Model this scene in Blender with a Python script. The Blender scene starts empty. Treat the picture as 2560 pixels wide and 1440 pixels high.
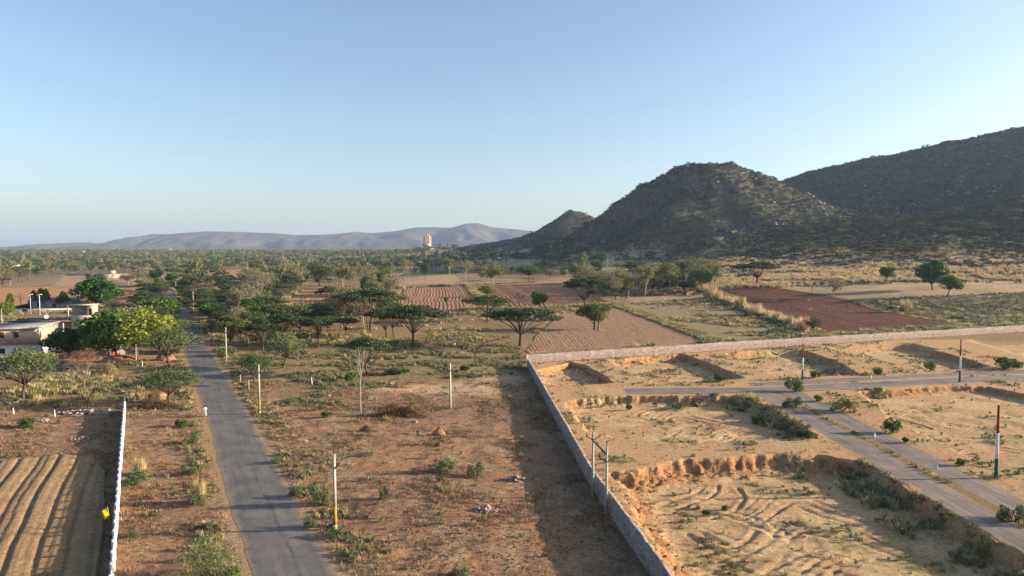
import bpy, math, random
import numpy as np
from mathutils import Vector

random.seed(11)
RS = np.random.default_rng(11)
SC = bpy.context.scene
COL = SC.collection
R = math.radians

# ------------------------------------------------------------------ camera
CAMH, FPX, HOR = 26.0, 1707.0, 627.0
PITCH = math.atan((720 - HOR) / FPX)
cam_d = bpy.data.cameras.new('camera'); cam = bpy.data.objects.new('camera', cam_d); COL.objects.link(cam)
cam.location = (0, 0, CAMH); cam.rotation_euler = (math.pi / 2 - PITCH, 0, 0)
cam_d.sensor_width = 36; cam_d.lens = 36 * FPX / 2560; cam_d.clip_start = 0.5; cam_d.clip_end = 60000
SC.camera = cam

# ------------------------------------------------------------------ sky, sun, exposure
SUN_EL, SUN_AZ = R(13.5), R(87)          # azimuth clockwise from the view direction
w = bpy.data.worlds.new('World'); SC.world = w; w.use_nodes = True
nt = w.node_tree; nt.nodes.clear()
sky = nt.nodes.new('ShaderNodeTexSky'); sky.sky_type = 'NISHITA'; sky.sun_disc = False
sky.sun_elevation = SUN_EL; sky.sun_rotation = SUN_AZ
sky.altitude = 0; sky.air_density = 0.95; sky.dust_density = 1.7; sky.ozone_density = 2.0
bg = nt.nodes.new('ShaderNodeBackground'); bg.inputs['Strength'].default_value = 0.102
wo = nt.nodes.new('ShaderNodeOutputWorld')
nt.links.new(sky.outputs[0], bg.inputs[0]); nt.links.new(bg.outputs[0], wo.inputs[0])
sd = bpy.data.lights.new('sun', 'SUN'); sd.energy = 5.0; sd.angle = R(0.55); sd.color = (1.0, 0.83, 0.62)
sun = bpy.data.objects.new('sun', sd); COL.objects.link(sun)
sv = Vector((math.sin(SUN_AZ) * math.cos(SUN_EL), math.cos(SUN_AZ) * math.cos(SUN_EL), math.sin(SUN_EL)))
sun.rotation_euler = sv.to_track_quat('Z', 'Y').to_euler()
SC.view_settings.view_transform = 'Standard'; SC.view_settings.look = 'None'
SC.view_settings.exposure = 1.35; SC.view_settings.gamma = 1.0
SC.render.engine = 'CYCLES'
SC.cycles.max_bounces = 5; SC.cycles.diffuse_bounces = 2; SC.cycles.volume_bounces = 1
SC.cycles.transmission_bounces = 3; SC.cycles.glossy_bounces = 2; SC.cycles.transparent_max_bounces = 4
SC.cycles.use_denoising = True

# ------------------------------------------------------------------ numpy tools
def hsh(xi, yi, s):
    h = (xi.astype(np.int64) * 374761393 + yi.astype(np.int64) * 668265263 + s * 974634777) & 0xffffffff
    h = ((h ^ (h >> 13)) * 1274126177) & 0xffffffff
    h = h ^ (h >> 16)
    return (h & 0xffffff) / float(0xffffff)
def vnoise(x, y, s=0):
    x = np.asarray(x, float); y = np.asarray(y, float)
    xi = np.floor(x); yi = np.floor(y); fx = x - xi; fy = y - yi
    fx = fx * fx * (3 - 2 * fx); fy = fy * fy * (3 - 2 * fy)
    a = hsh(xi, yi, s); b = hsh(xi + 1, yi, s); c = hsh(xi, yi + 1, s); d = hsh(xi + 1, yi + 1, s)
    return (a * (1 - fx) + b * fx) * (1 - fy) + (c * (1 - fx) + d * fx) * fy
def fbm(x, y, sc, o=4, s=0, g=0.5):
    t = 0; amp = 1; tot = 0
    for i in range(o):
        t = t + amp * vnoise(np.asarray(x) / sc + 17.3 * i, np.asarray(y) / sc - 9.1 * i, s + i); tot += amp; amp *= g; sc /= 2.03
    return t / tot
def sst(a, b, x):
    t = np.clip((x - a) / (b - a), 0, 1); return t * t * (3 - 2 * t)
def pray(px, py):
    dx = (px - 1280) / FPX; dy = (720 - py) / FPX
    return np.array([dx, math.cos(PITCH) + dy * math.sin(PITCH), -math.sin(PITCH) + dy * math.cos(PITCH)])
def flat(px, py, z=0.0):
    d = pray(px, py); t = (z - CAMH) / d[2]
    return np.array([d[0] * t, d[1] * t])
def at_depth(px, py, Y):
    d = pray(px, py); t = Y / d[1]
    return np.array([d[0] * t, Y, CAMH + d[2] * t])
def wpoly(pts, z=0.0): return np.array([flat(a, b, z) for a, b in pts])
def sdist(P, x, y, pad=8.0):
    """signed distance to polygon, positive inside; only near the polygon, else -99"""
    x = np.asarray(x, float); y = np.asarray(y, float)
    out = np.full(x.shape, -99.0)
    m = (x > P[:, 0].min() - pad) & (x < P[:, 0].max() + pad) & (y > P[:, 1].min() - pad) & (y < P[:, 1].max() + pad)
    if not m.any(): return out
    X = x[m]; Y = y[m]; D = np.full(X.shape, 1e9); ins = np.zeros(X.shape, bool)
    n = len(P)
    for i in range(n):
        a = P[i]; b = P[(i + 1) % n]; e = b - a
        t = np.clip(((X - a[0]) * e[0] + (Y - a[1]) * e[1]) / (e @ e), 0, 1)
        D = np.minimum(D, (X - a[0] - t * e[0]) ** 2 + (Y - a[1] - t * e[1]) ** 2)
        c = ((a[1] > Y) != (b[1] > Y))
        with np.errstate(divide='ignore', invalid='ignore'):
            xx = (b[0] - a[0]) * (Y - a[1]) / (b[1] - a[1]) + a[0]
        ins ^= c & (X < xx)
    D = np.sqrt(D); out[m] = np.where(ins, D, -D)
    return out

# ------------------------------------------------------------------ large terrain from control points
CP = []
def cp(px, py, Y): CP.append(at_depth(px, py, Y))
def cz(px, Y, z): p = at_depth(px, 626, Y); CP.append(np.array([p[0], Y, z]))
for Y in (120, 220, 330, 450, 600, 800, 1100, 1500, 2000, 2600):
    for px in (-2200, -1200, -500, 0, 400, 800, 1100): cz(px, Y, {1100: 1, 1500: 5, 2000: 11, 2600: 17}.get(Y, 0))
for Y in (120, 225):
    for px in (1300, 1600, 1900, 2200, 2560, 3000, 3600): cz(px, Y, 0)
for px, Y, z in ((1300, 420, 0), (1300, 520, 0), (1300, 640, 0), (1500, 420, 0), (1500, 520, 1.2), (1700, 400, 1.5), (1700, 500, 4), (1900, 330, 3), (1900, 400, 6), (2100, 310, 3), (2100, 370, 6.5), (2300, 300, 3.5), (2300, 360, 8), (2500, 290, 4), (2500, 345, 8.5), (2900, 300, 6), (1300, 800, 0)): cz(px, Y, z)
for a in ((1500, 655, 860), (1500, 632, 950), (1900, 690, 480), (1900, 655, 590), (1900, 628, 690), (2200, 700, 405), (2200, 662, 490), (2200, 625, 590),
          (2200, 592, 670), (2560, 715, 360), (2560, 680, 415), (2560, 640, 495), (2560, 598, 575), (2560, 545, 655), (2560, 500, 735), (2380, 535, 780), (2250, 552, 800),
          (2150, 560, 800), (3000, 690, 360), (3000, 600, 510), (3000, 480, 690), (1700, 655, 700), (1700, 628, 760), (1600, 645, 770), (1600, 612, 860),
          (1300, 640, 1050), (1300, 622, 1250)): cp(*a)
# right ridge
for a in ((1960, 455, 1230), (2020, 436, 1220), (2080, 422, 1200), (2200, 400, 1170), (2350, 366, 1130), (2450, 349, 1110), (2560, 324, 1090), (2800, 275, 1060), (3200, 210, 1000),
          (2350, 455, 1000), (2560, 420, 950), (2200, 480, 1020), (2150, 530, 900), (2400, 510, 880), (2560, 475, 850), (2900, 400, 880), (2080, 480, 1080)): cp(*a)
for px, Y, z in ((2100, 1650, 90), (2400, 1600, 110), (2800, 1550, 130), (3300, 1500, 130), (2500, 2300, 20), (3300, 2200, 20)): cz(px, Y, z)
# rocky hill
for a in ((1830, 408, 900), (1770, 414, 905), (1705, 420, 905), (1650, 446, 900), (1600, 470, 890), (1560, 510, 885), (1530, 530, 880), (1490, 556, 880), (1440, 588, 890),
          (1900, 442, 900), (1940, 462, 900), (1985, 480, 890), (2050, 508, 870), (2110, 538, 850), (1830, 490, 838), (1700, 505, 838), (1900, 520, 825), (1620, 540, 835),
          (1960, 545, 815), (1500, 604, 830), (1700, 592, 785), (1850, 572, 772), (1600, 592, 800), (2030, 562, 800)): cp(*a)
for px, Y, z in ((1830, 1000, 100), (1700, 1010, 85), (1900, 1000, 90), (1800, 1130, 45), (1600, 1020, 45), (1980, 1010, 70), (1500, 1000, 25), (1400, 960, 22), (1480, 1150, 20), (1560, 1150, 24), (1650, 1150, 28), (1380, 1150, 18)): cz(px, Y, z)
# small hill behind
for a in ((1425, 522, 1400), (1395, 540, 1400), (1365, 562, 1400), (1340, 582, 1400), (1455, 526, 1400), (1490, 545, 1400), (1530, 580, 1400), (1310, 604, 1380), (1420, 605, 1230), (1250, 608, 1450), (1180, 615, 1550), (1110, 620, 1650)): cp(*a)
for px, Y, z in ((1425, 1650, 45), (1350, 1650, 30), (1500, 1650, 35), (1425, 2000, 5), (1250, 1900, 12)): cz(px, Y, z)
for px in (-2200, -1200, -500, 0, 400, 800, 1200, 1600, 2200, 3000): cz(px, 3400, 21)
# knoll under the far pink building
cp(1068, 612, 2100); cz(1030, 2090, 16); cz(1105, 2090, 17); cz(1068, 1960, 12); cz(1068, 2240, 14); cz(1000, 2090, 11); cz(1140, 2090, 14)
CP = np.array(CP)
_D = np.linalg.norm(CP[:, None, :2] - CP[None, :, :2], axis=2)
_n = len(CP)
_A = np.zeros((_n + 1, _n + 1)); _A[:_n, :_n] = _D + 0 * np.eye(_n); _A[:_n, _n] = 1; _A[_n, :_n] = 1
_W = np.linalg.solve(_A, np.append(CP[:, 2], 0))
def T(x, y):
    x = np.asarray(x, float); y = np.asarray(y, float); sh = x.shape; x = x.ravel(); y = y.ravel()
    z = np.zeros(x.shape)
    mk = (y > 235) & (y < 4600) & (np.abs(x) < 4500)
    idx = np.nonzero(mk)[0]
    for k in range(0, len(idx), 40000):
        i = idx[k:k + 40000]
        d = np.sqrt((x[i, None] - CP[None, :, 0]) ** 2 + (y[i, None] - CP[None, :, 1]) ** 2)
        z[i] = d @ _W[:_n] + _W[_n]
    z = z * sst(235, 330, y) * (1 - sst(3200, 4600, y)) * (1 - sst(3000, 4500, np.abs(x)))
    z = np.where(z < 3, np.clip(z - 0.7, 0, None) ** 2 / (3 - .7) ** 2 * 3, z)
    g = sst(14, 60, z)
    m = z > 0.05
    if m.any():
        rid = 1 - np.abs(2 * fbm(x[m] + 0.4 * y[m], y[m] * 0.6, 95, 4, 5) - 1)
        rid2 = 1 - np.abs(2 * fbm(x[m], y[m], 34, 3, 15) - 1)
        z[m] += g[m] * ((rid - 0.75) * 16 + (rid2 - .7) * 6) + sst(2, 20, z[m]) * (fbm(x[m], y[m], 40, 3, 9) - .5) * 3
    return z.reshape(sh)

# ------------------------------------------------------------------ near layout (metres on the flat ground)
ROAD_C = [(-8.2, 34.0)] + [tuple((flat(a, b) + flat(c, d)) / 2) for a, b, c, d in ((640, 1440, 830, 1440), (562, 1225, 722, 1225), (520, 1060, 634, 1060), (482, 925, 548, 925))]
ROAD_C += [tuple(flat(441, 762)), tuple(flat(412, 714))]
_rd = np.array(ROAD_C[-1]) - np.array(ROAD_C[-2]); ROAD_C += [tuple(np.array(ROAD_C[-1]) + _rd * 1.2)]
ROAD_C = np.array(ROAD_C); ROAD_C[0] = ROAD_C[1] - (ROAD_C[2] - ROAD_C[1]) / np.linalg.norm(ROAD_C[2] - ROAD_C[1]) * 30
def linedist(P, x, y):
    D = np.full(np.shape(x), 1e9)
    for a, b in zip(P[:-1], P[1:]):
        e = b - a; t = np.clip(((x - a[0]) * e[0] + (y - a[1]) * e[1]) / (e @ e), 0, 1)
        D = np.minimum(D, np.hypot(x - a[0] - t * e[0], y - a[1] - t * e[1]))
    return D
LANE1 = np.array([(44.1, 30), (44.1, 122), (48.1, 123), (48.1, 30)])
LANE2 = np.array([(49.5, 30), (49.5, 124), (53.4, 125), (53.4, 30)])
CROSS1 = np.array([(16, 122.0), (48, 122.3), (86, 133.2), (118, 140.0), (150, 147), (150, 150.5), (118, 143.8), (86, 137.4), (49, 129.5), (16, 129.5)])
CROSS2 = np.array([(49, 130.6), (86, 139.2), (118, 145.4), (150, 152.5), (150, 156), (118, 148.9), (86, 143), (49, 134.3)])
PITS = [  # polygon in photo pixels, depth, edge width
    ([(1540, 1182), (1700, 1152), (1900, 1140), (2060, 1137), (2170, 1163), (2330, 1252), (2560, 1380), (2620, 1520), (1740, 1520), (1625, 1340)], 1.9, 2.2),
    ([(1410, 1003), (1560, 990), (1830, 990), (1905, 1012), (1990, 1060), (2045, 1092), (1700, 1108), (1545, 1092), (1475, 1075)], 1.5, 1.2),
    ([(2150, 978), (2380, 965), (2470, 967), (2700, 1010), (2700, 1240), (2500, 1180), (2225, 1045)], 1.1, 1.1),
    ([(1345, 926), (1425, 906), (1460, 912), (1510, 940), (1530, 957), (1410, 965), (1365, 958)], 1.4, .9),
    ([(1520, 900), (1700, 884), (1722, 888), (1790, 915), (1862, 944), (1780, 952), (1640, 957), (1605, 945)], 1.5, .9),
    ([(1805, 884), (1975, 872), (2010, 876), (2090, 902), (2145, 934), (1960, 946), (1945, 940)], 1.6, .9),
    ([(2090, 870), (2245, 857), (2272, 860), (2400, 892), (2475, 916), (2310, 929), (2300, 925)], 1.6, .9),
    ([(2430, 850), (2640, 836), (2800, 860), (2750, 895), (2610, 899)], 1.4, .9)]
PITS = [(wpoly(p), d, e) for p, d, e in PITS]
TERR = wpoly([(1640, 1425), (1780, 1405), (1930, 1392), (2100, 1410), (2300, 1425), (2560, 1435), (2640, 1560), (1740, 1560)])
WALL_A = np.array([flat(1317, 917), flat(1470, 1205), flat(1632, 1440)])
_u = (WALL_A[2] - WALL_A[0]); WALL_A = np.vstack([WALL_A, WALL_A[2] + _u / np.linalg.norm(_u) * 18])
WALL_B = np.array([flat(1317, 909), flat(1920, 868), flat(2560, 829)])
_u = (WALL_B[2] - WALL_B[1]); WALL_B = np.vstack([WALL_B, WALL_B[2] + _u / np.linalg.norm(_u) * 70])
COMPOUND = np.vstack([WALL_A[::-1] + np.array([.3, 0]), WALL_B + np.array([0, -.2]), [[300, 200], [300, 30]]])

def pitz(x, y):
    z = np.zeros(np.shape(x)); ins = np.zeros(np.shape(x)); edge = np.zeros(np.shape(x))
    nz = (fbm(x, y, 3.0, 2, 31) - .5) * 1.0 + (fbm(x, y, .8, 2, 33) - .5) * .7
    sc_ = (fbm(x, y, 1.7, 4, 35, .65) - .5) * 1.6 + (1 - np.abs(2 * fbm(x + .3 * y, y * .5, .6, 2, 36) - 1)) * .22
    for i, (P, d, e) in enumerate(PITS):
        s = sdist(P, x, y) + nz * (1.5 if i == 0 else .7) + sc_ * (1.2 if i in (0, 1) else .4)
        k = np.clip(.75 * sst(-.1, e * .55, s) + .25 * sst(e * .3, e * 1.8, s), 0, 1)
        z -= d * k; ins = np.maximum(ins, k); edge = np.maximum(edge, np.clip(4 * k * (1 - k), 0, 1))
    s = sdist(TERR, x, y) + nz * 1.6 + sc_
    k = sst(0, .8, s); z -= 1.0 * k; edge = np.maximum(edge, 4 * k * (1 - k))
    return z, ins, edge

_ra = np.random.default_rng(77); ARCS = []
for k_ in range(70):          # near and middle plot, right plot
    bx_ = [(13, 42, 47, 77), (12, 40, 92, 118), (13, 42, 47, 77), (55, 105, 62, 128), (13, 42, 47, 77)][k_ % 5]
    r_ = _ra.uniform(6, 30); px_, py_ = _ra.uniform(bx_[0], bx_[1]), _ra.uniform(bx_[2], bx_[3]); a_ = _ra.uniform(.6, 2.5) + (math.pi if _ra.uniform() < .5 else 0); L_ = _ra.uniform(6, 16) / r_
    for q_ in range(int(_ra.integers(1, 4))): ARCS.append((px_ - r_ * math.cos(a_), py_ - r_ * math.sin(a_), r_ + q_ * 1.7, (a_ - L_ / 2) % 6.2832, L_, _ra.uniform(.2, .36), _ra.uniform(.05, .13)))
for y_ in (82.5, 84.2, 86.0, 87.8, 90.0): ARCS.append((26 + _ra.uniform(-3, 3), y_ - 300, 300, math.pi / 2 - .06, .12, .3, .07))
for (x0_, y0_), (x1_, y1_) in ((flat(1478, 900), flat(1565, 958)), (flat(1500, 898), flat(1590, 958)), (flat(1750, 884), flat(1880, 945)), (flat(1785, 882), flat(1905, 942)), (flat(2040, 868), flat(2190, 932)), (flat(2070, 866), flat(2215, 930)), (flat(2300, 855), flat(2520, 905))):
    d_ = np.array([x1_ - x0_, y1_ - y0_]); l_ = np.hypot(*d_); n_ = np.array([-d_[1], d_[0]]) / l_; c_ = np.array([(x0_ + x1_) / 2, (y0_ + y1_) / 2]) + n_ * 400; v_ = np.array([(x0_ + x1_) / 2, (y0_ + y1_) / 2]) - c_
    an_ = math.atan2(v_[1], v_[0]); ARCS.append((c_[0], c_[1], 400, (an_ - l_ / 800) % 6.2832, l_ / 400, .32, .10))
def near_height(x, y, full=False):
    """height above the plain inside the near area plus the masks used for colour"""
    x = np.asarray(x, float); y = np.asarray(y, float)
    nb = ((y > 30) & (y < 200) & (x > -110) & (x < 170)).astype(float)
    rd = linedist(ROAD_C, x, y)
    rmask = sst(3.0, 5.0, rd)
    sdl = np.maximum.reduce([sdist(P, x, y) for P in (LANE1, LANE2, CROSS1, CROSS2)])
    lmask = sst(0.0, 1.2, -sdl)
    comp = sst(0.2, 1.0, sdist(COMPOUND, x, y, 40))
    pz, ins, edge = pitz(x, y)
    pz = pz * comp * lmask; ins = ins * comp * lmask; edge = edge * comp * lmask
    # ground lumps
    z = (fbm(x, y, 3.0, 4, 41) - .5) * .30 + (fbm(x, y, 0.9, 2, 44) - .5) * .14
    # broad hummocks between the road and the wall
    z += (fbm(x, y, 14, 3, 47) - .5) * .5 * sst(4, 10, rd)
    # curved wheel tracks and blade ridges inside the compound
    ru = np.zeros(x.shape); m = (comp > .05) & (y < 175)
    if m.any():
        X, Y = x[m] + (fbm(x[m], y[m], 5, 2, 52) - .5) * 1.2, y[m] + (fbm(x[m], y[m], 5, 2, 53) - .5) * 1.2; acc = np.zeros(X.shape)
        for cx_, cy_, r_, a0, a1, wd_, dp in ARCS:
            q = np.hypot(X - cx_, Y - cy_) - r_; near = np.abs(q) < wd_ * 5
            if not near.any(): continue
            th = np.arctan2(Y[near] - cy_, X[near] - cx_); da = (th - a0) % 6.2832; en = sst(0, .08, da) * (1 - sst(a1 - .08, a1, da)); qq = q[near] / wd_
            acc[near] += en * dp * (-np.exp(-qq ** 2) + .75 * np.exp(-((np.abs(qq) - 1.7) / .8) ** 2))
        ru[m] = np.clip(acc, -.35, .35)
    lump = (fbm(x, y, 1.9, 3, 71) - .45) * .35 * sst(.54, .66, fbm(x, y, 13, 2, 73))
    z = z * (1 - comp * .85) + comp * (ru * lmask + ins * lump) + edge * (fbm(x, y, .9, 4, 77, .65) - .5) * 1.0
    z = (z * rmask * lmask + pz) * nb
    z += -0.06 * (1 - sst(1.9, 2.5, rd)) - .06 * (1 - sst(-.8, -.2, -sdl)) * nb      # beds under the sheets of asphalt
    if full: return z, ins, edge, comp * nb, rd, sdl
    return z
def Hh(x, y): return T(x, y) + near_height(x, y)
_ts = np.geomspace(35, 4000, 1500)
def hit(px, py):
    """where the line of sight of a photo pixel meets the terrain"""
    d = pray(px, py); t = _ts / d[1]
    X = d[0] * t; Y = d[1] * t; Z = CAMH + d[2] * t
    g = T(X, Y)
    k = np.nonzero(Z <= g)[0]
    k = k[0] if len(k) else len(_ts) - 1
    return np.array([X[k], Y[k], float(Hh(X[k:k + 1], Y[k:k + 1])[0])])

# ------------------------------------------------------------------ mesh and object helpers
def mesh_np(name, V, quads=None, tris=None, mat=None, smooth=False, fattr=None, vcol=None):
    me = bpy.data.meshes.new(name)
    V = np.asarray(V, np.float32); parts = []
    loops = []; starts = []; tot = []
    off = 0
    for F, k in ((quads, 4), (tris, 3)):
        if F is None or len(F) == 0: continue
        F = np.asarray(F, np.int32); loops.append(F.ravel()); starts.append(off + np.arange(len(F)) * k); tot.append(np.full(len(F), k)); off += F.size
    L = np.concatenate(loops); S = np.concatenate(starts); Tt = np.concatenate(tot)
    me.vertices.add(len(V)); me.vertices.foreach_set('co', V.ravel())
    me.loops.add(len(L)); me.loops.foreach_set('vertex_index', L.astype(np.int32))
    me.polygons.add(len(S)); me.polygons.foreach_set('loop_start', S.astype(np.int32)); me.polygons.foreach_set('loop_total', Tt.astype(np.int32))
    if smooth: me.polygons.foreach_set('use_smooth', np.ones(len(S), bool))
    me.update(calc_edges=True)
    if fattr is not None:
        a = me.attributes.new('lv', 'FLOAT', 'FACE'); a.data.foreach_set('value', np.asarray(fattr, np.float32))
    if vcol is not None:
        a = me.attributes.new('Col', 'FLOAT_COLOR', 'POINT')
        c = np.ones((len(V), 4), np.float32); c[:, :3] = vcol; a.data.foreach_set('color', c.ravel())
    if mat: me.materials.append(mat)
    return me
def obj(name, me, parent=None, loc=None):
    o = bpy.data.objects.new(name, me); COL.objects.link(o)
    if parent: o.parent = parent
    if loc is not None: o.location = loc
    return o
def empty(name, loc, rz=0.0):
    o = bpy.data.objects.new(name, None); COL.objects.link(o); o.location = loc; o.rotation_euler = (0, 0, rz); o.empty_display_size = .3
    return o
def tag(o, label, cat, group=None, kind=None):
    o['label'] = label; o['category'] = cat
    if group: o['group'] = group
    if kind: o['kind'] = kind
    return o
class MB:
    """collects solid shapes, then links them as one mesh"""
    def __init__(s): s.V = []; s.Q = []; s.T = []; s.n = 0
    def add(s, V, Q=(), Tt=()):
        V = np.asarray(V, float)
        s.V.append(V); s.Q += [tuple(i + s.n for i in q) for q in Q]; s.T += [tuple(i + s.n for i in q) for q in Tt]; s.n += len(V); return s
    def box(s, x0, x1, y0, y1, z0, z1, tx=1.0, ty=1.0):
        cx = (x0 + x1) / 2; cy = (y0 + y1) / 2
        V = [(x0, y0, z0), (x1, y0, z0), (x1, y1, z0), (x0, y1, z0)] + [(cx + (x - cx) * tx, cy + (y - cy) * ty, z1) for x, y in ((x0, y0), (x1, y0), (x1, y1), (x0, y1))]
        return s.add(V, [(3, 2, 1, 0), (4, 5, 6, 7), (0, 1, 5, 4), (1, 2, 6, 5), (2, 3, 7, 6), (3, 0, 4, 7)])
    def tube(s, p0, p1, r0, r1, n=8, cap=True):
        p0 = np.array(p0, float); p1 = np.array(p1, float); d = p1 - p0; d /= (np.linalg.norm(d) + 1e-9)
        u = np.cross(d, (0, 0, 1)) if abs(d[2]) < .95 else np.cross(d, (1, 0, 0)); u /= np.linalg.norm(u); v = np.cross(d, u)
        a = np.arange(n) * 2 * math.pi / n; c = np.cos(a)[:, None] * u + np.sin(a)[:, None] * v
        V = np.vstack([p0 + c * r0, p1 + c * r1, [p0], [p1]])
        Q = [(i, (i + 1) % n, n + (i + 1) % n, n + i) for i in range(n)]
        Tt = ([((i + 1) % n, i, 2 * n) for i in range(n)] + [(n + i, n + (i + 1) % n, 2 * n + 1) for i in range(n)]) if cap else []
        return s.add(V, Q, Tt)
    def lathe(s, prof, n=10, sx=1, sy=1, ox=0, oy=0):
        a = np.arange(n) * 2 * math.pi / n; V = []
        for r, z in prof: V += [(ox + math.cos(t) * r * sx, oy + math.sin(t) * r * sy, z) for t in a]
        k = len(prof); Q = [(j * n + i, j * n + (i + 1) % n, (j + 1) * n + (i + 1) % n, (j + 1) * n + i) for j in range(k - 1) for i in range(n)]
        V += [(ox, oy, prof[0][1]), (ox, oy, prof[-1][1])]
        Tt = [((i + 1) % n, i, k * n) for i in range(n)] + [((k - 1) * n + i, (k - 1) * n + (i + 1) % n, k * n + 1) for i in range(n)]
        return s.add(V, Q, Tt)
    def me(s, name, mat, smooth=False):
        return mesh_np(name, np.vstack(s.V), s.Q or None, s.T or None, mat, smooth)
    def build(s, name, mat, parent=None, smooth=False):
        return obj(name, s.me(name, mat, smooth), parent)

# ------------------------------------------------------------------ materials
def newmat(name):
    m = bpy.data.materials.new(name); m.use_nodes = True; t = m.node_tree; t.nodes.clear()
    out = t.nodes.new('ShaderNodeOutputMaterial'); b = t.nodes.new('ShaderNodeBsdfPrincipled')
    b.inputs['Roughness'].default_value = .9; b.inputs['Specular IOR Level'].default_value = .15
    t.links.new(b.outputs[0], out.inputs[0])
    return m, t, b, out
def N(t, kind, **kw):
    n = t.nodes.new(kind)
    for k, v in kw.items(): setattr(n, k, v)
    return n
def coords(t):
    return N(t, 'ShaderNodeTexCoord').outputs['Object']
def noise(t, vec, scale, detail=4, rough=.6):
    n = N(t, 'ShaderNodeTexNoise'); n.inputs['Scale'].default_value = scale; n.inputs['Detail'].default_value = detail; n.inputs['Roughness'].default_value = rough
    t.links.new(vec, n.inputs['Vector']); return n.outputs['Fac']
def ramp(t, fac, stops):
    r = N(t, 'ShaderNodeValToRGB'); e = r.color_ramp.elements
    while len(e) < len(stops): e.new(.5)
    for i, (p, c) in enumerate(stops):
        e[i].position = p; e[i].color = (*c, 1) if len(c) == 3 else c
    t.links.new(fac, r.inputs[0]); return r.outputs[0]
def mixc(t, a, b, fac, mode='MIX'):
    m = N(t, 'ShaderNodeMix', data_type='RGBA', blend_type=mode)
    for s, v in ((m.inputs[6], a), (m.inputs[7], b), (m.inputs[0], fac)):
        if hasattr(v, 'links') or isinstance(v, bpy.types.NodeSocket): t.links.new(v, s)
        elif isinstance(v, tuple): s.default_value = (*v, 1)
        else: s.default_value = v
    return m.outputs[2]
def bump(t, b, h, dist, strength=1.0):
    n = N(t, 'ShaderNodeBump'); n.inputs['Distance'].default_value = dist; n.inputs['Strength'].default_value = strength
    t.links.new(h, n.inputs['Height']); t.links.new(n.outputs[0], b.inputs['Normal'])
def g3(v): return (v, v, v)
def mat_soil(name, attr=True, c1=None, c2=None, bd=.2, sc=1.0):
    m, t, b, o = newmat(name); v = coords(t)
    n1 = noise(t, v, 2.1 * sc, 6, .68); n2 = noise(t, v, .35 * sc, 4, .6); n3 = noise(t, v, 9 * sc, 3, .7)
    if attr:
        a = N(t, 'ShaderNodeAttribute', attribute_name='Col').outputs['Color']
    else:
        a = mixc(t, c1, c2, ramp(t, n2, [(.35, g3(0)), (.65, g3(1))]))
    a = mixc(t, a, ramp(t, n1, [(.3, g3(.62)), (.5, g3(1.0)), (.7, g3(1.3))]), 1.0, 'MULTIPLY')
    a = mixc(t, a, ramp(t, n3, [(.3, g3(.75)), (.7, g3(1.2))]), 1.0, 'MULTIPLY')
    t.links.new(a, b.inputs['Base Color']); b.inputs['Roughness'].default_value = .97; b.inputs['Specular IOR Level'].default_value = .05
    h = N(t, 'ShaderNodeMath', operation='ADD'); t.links.new(n1, h.inputs[0]); t.links.new(n3, h.inputs[1])
    bump(t, b, h.outputs[0], bd)
    return m
def mat_leaf(name, c1, c2, trans=.22):
    m, t, b, o = newmat(name)
    lv = N(t, 'ShaderNodeAttribute', attribute_name='lv').outputs['Fac']
    oi = N(t, 'ShaderNodeObjectInfo').outputs['Random']
    c = mixc(t, c1, c2, lv)
    hs = N(t, 'ShaderNodeHueSaturation')
    mh = N(t, 'ShaderNodeMapRange'); t.links.new(oi, mh.inputs[0]); mh.inputs[3].default_value = .48; mh.inputs[4].default_value = .525
    mv = N(t, 'ShaderNodeMapRange'); t.links.new(oi, mv.inputs[0]); mv.inputs[3].default_value = 1.25; mv.inputs[4].default_value = .78
    t.links.new(mh.outputs[0], hs.inputs['Hue']); t.links.new(mv.outputs[0], hs.inputs['Value']); t.links.new(c, hs.inputs['Color'])
    t.links.new(hs.outputs[0], b.inputs['Base Color']); b.inputs['Roughness'].default_value = .7
    tr = N(t, 'ShaderNodeBsdfTranslucent'); t.links.new(hs.outputs[0], tr.inputs[0])
    mx = N(t, 'ShaderNodeMixShader'); mx.inputs[0].default_value = trans
    t.links.new(b.outputs[0], mx.inputs[1]); t.links.new(tr.outputs[0], mx.inputs[2]); t.links.new(mx.outputs[0], o.inputs[0])
    return m
def mat_plain(name, c, rough=.85, spec=.2, var=.25, sc=3.0, stain=None):
    m, t, b, o = newmat(name); v = coords(t)
    n = noise(t, v, sc, 5, .65)
    a = mixc(t, c, ramp(t, n, [(.3, g3(1 - var)), (.7, g3(1 + var * .5))]), 1.0, 'MULTIPLY')
    if stain:
        n2 = noise(t, v, sc * .35, 4, .7); a = mixc(t, a, stain, ramp(t, n2, [(.5, g3(0)), (.68, g3(.8))]))
    t.links.new(a, b.inputs['Base Color']); b.inputs['Roughness'].default_value = rough; b.inputs['Specular IOR Level'].default_value = spec
    bump(t, b, n, .02, .6)
    return m
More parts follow.
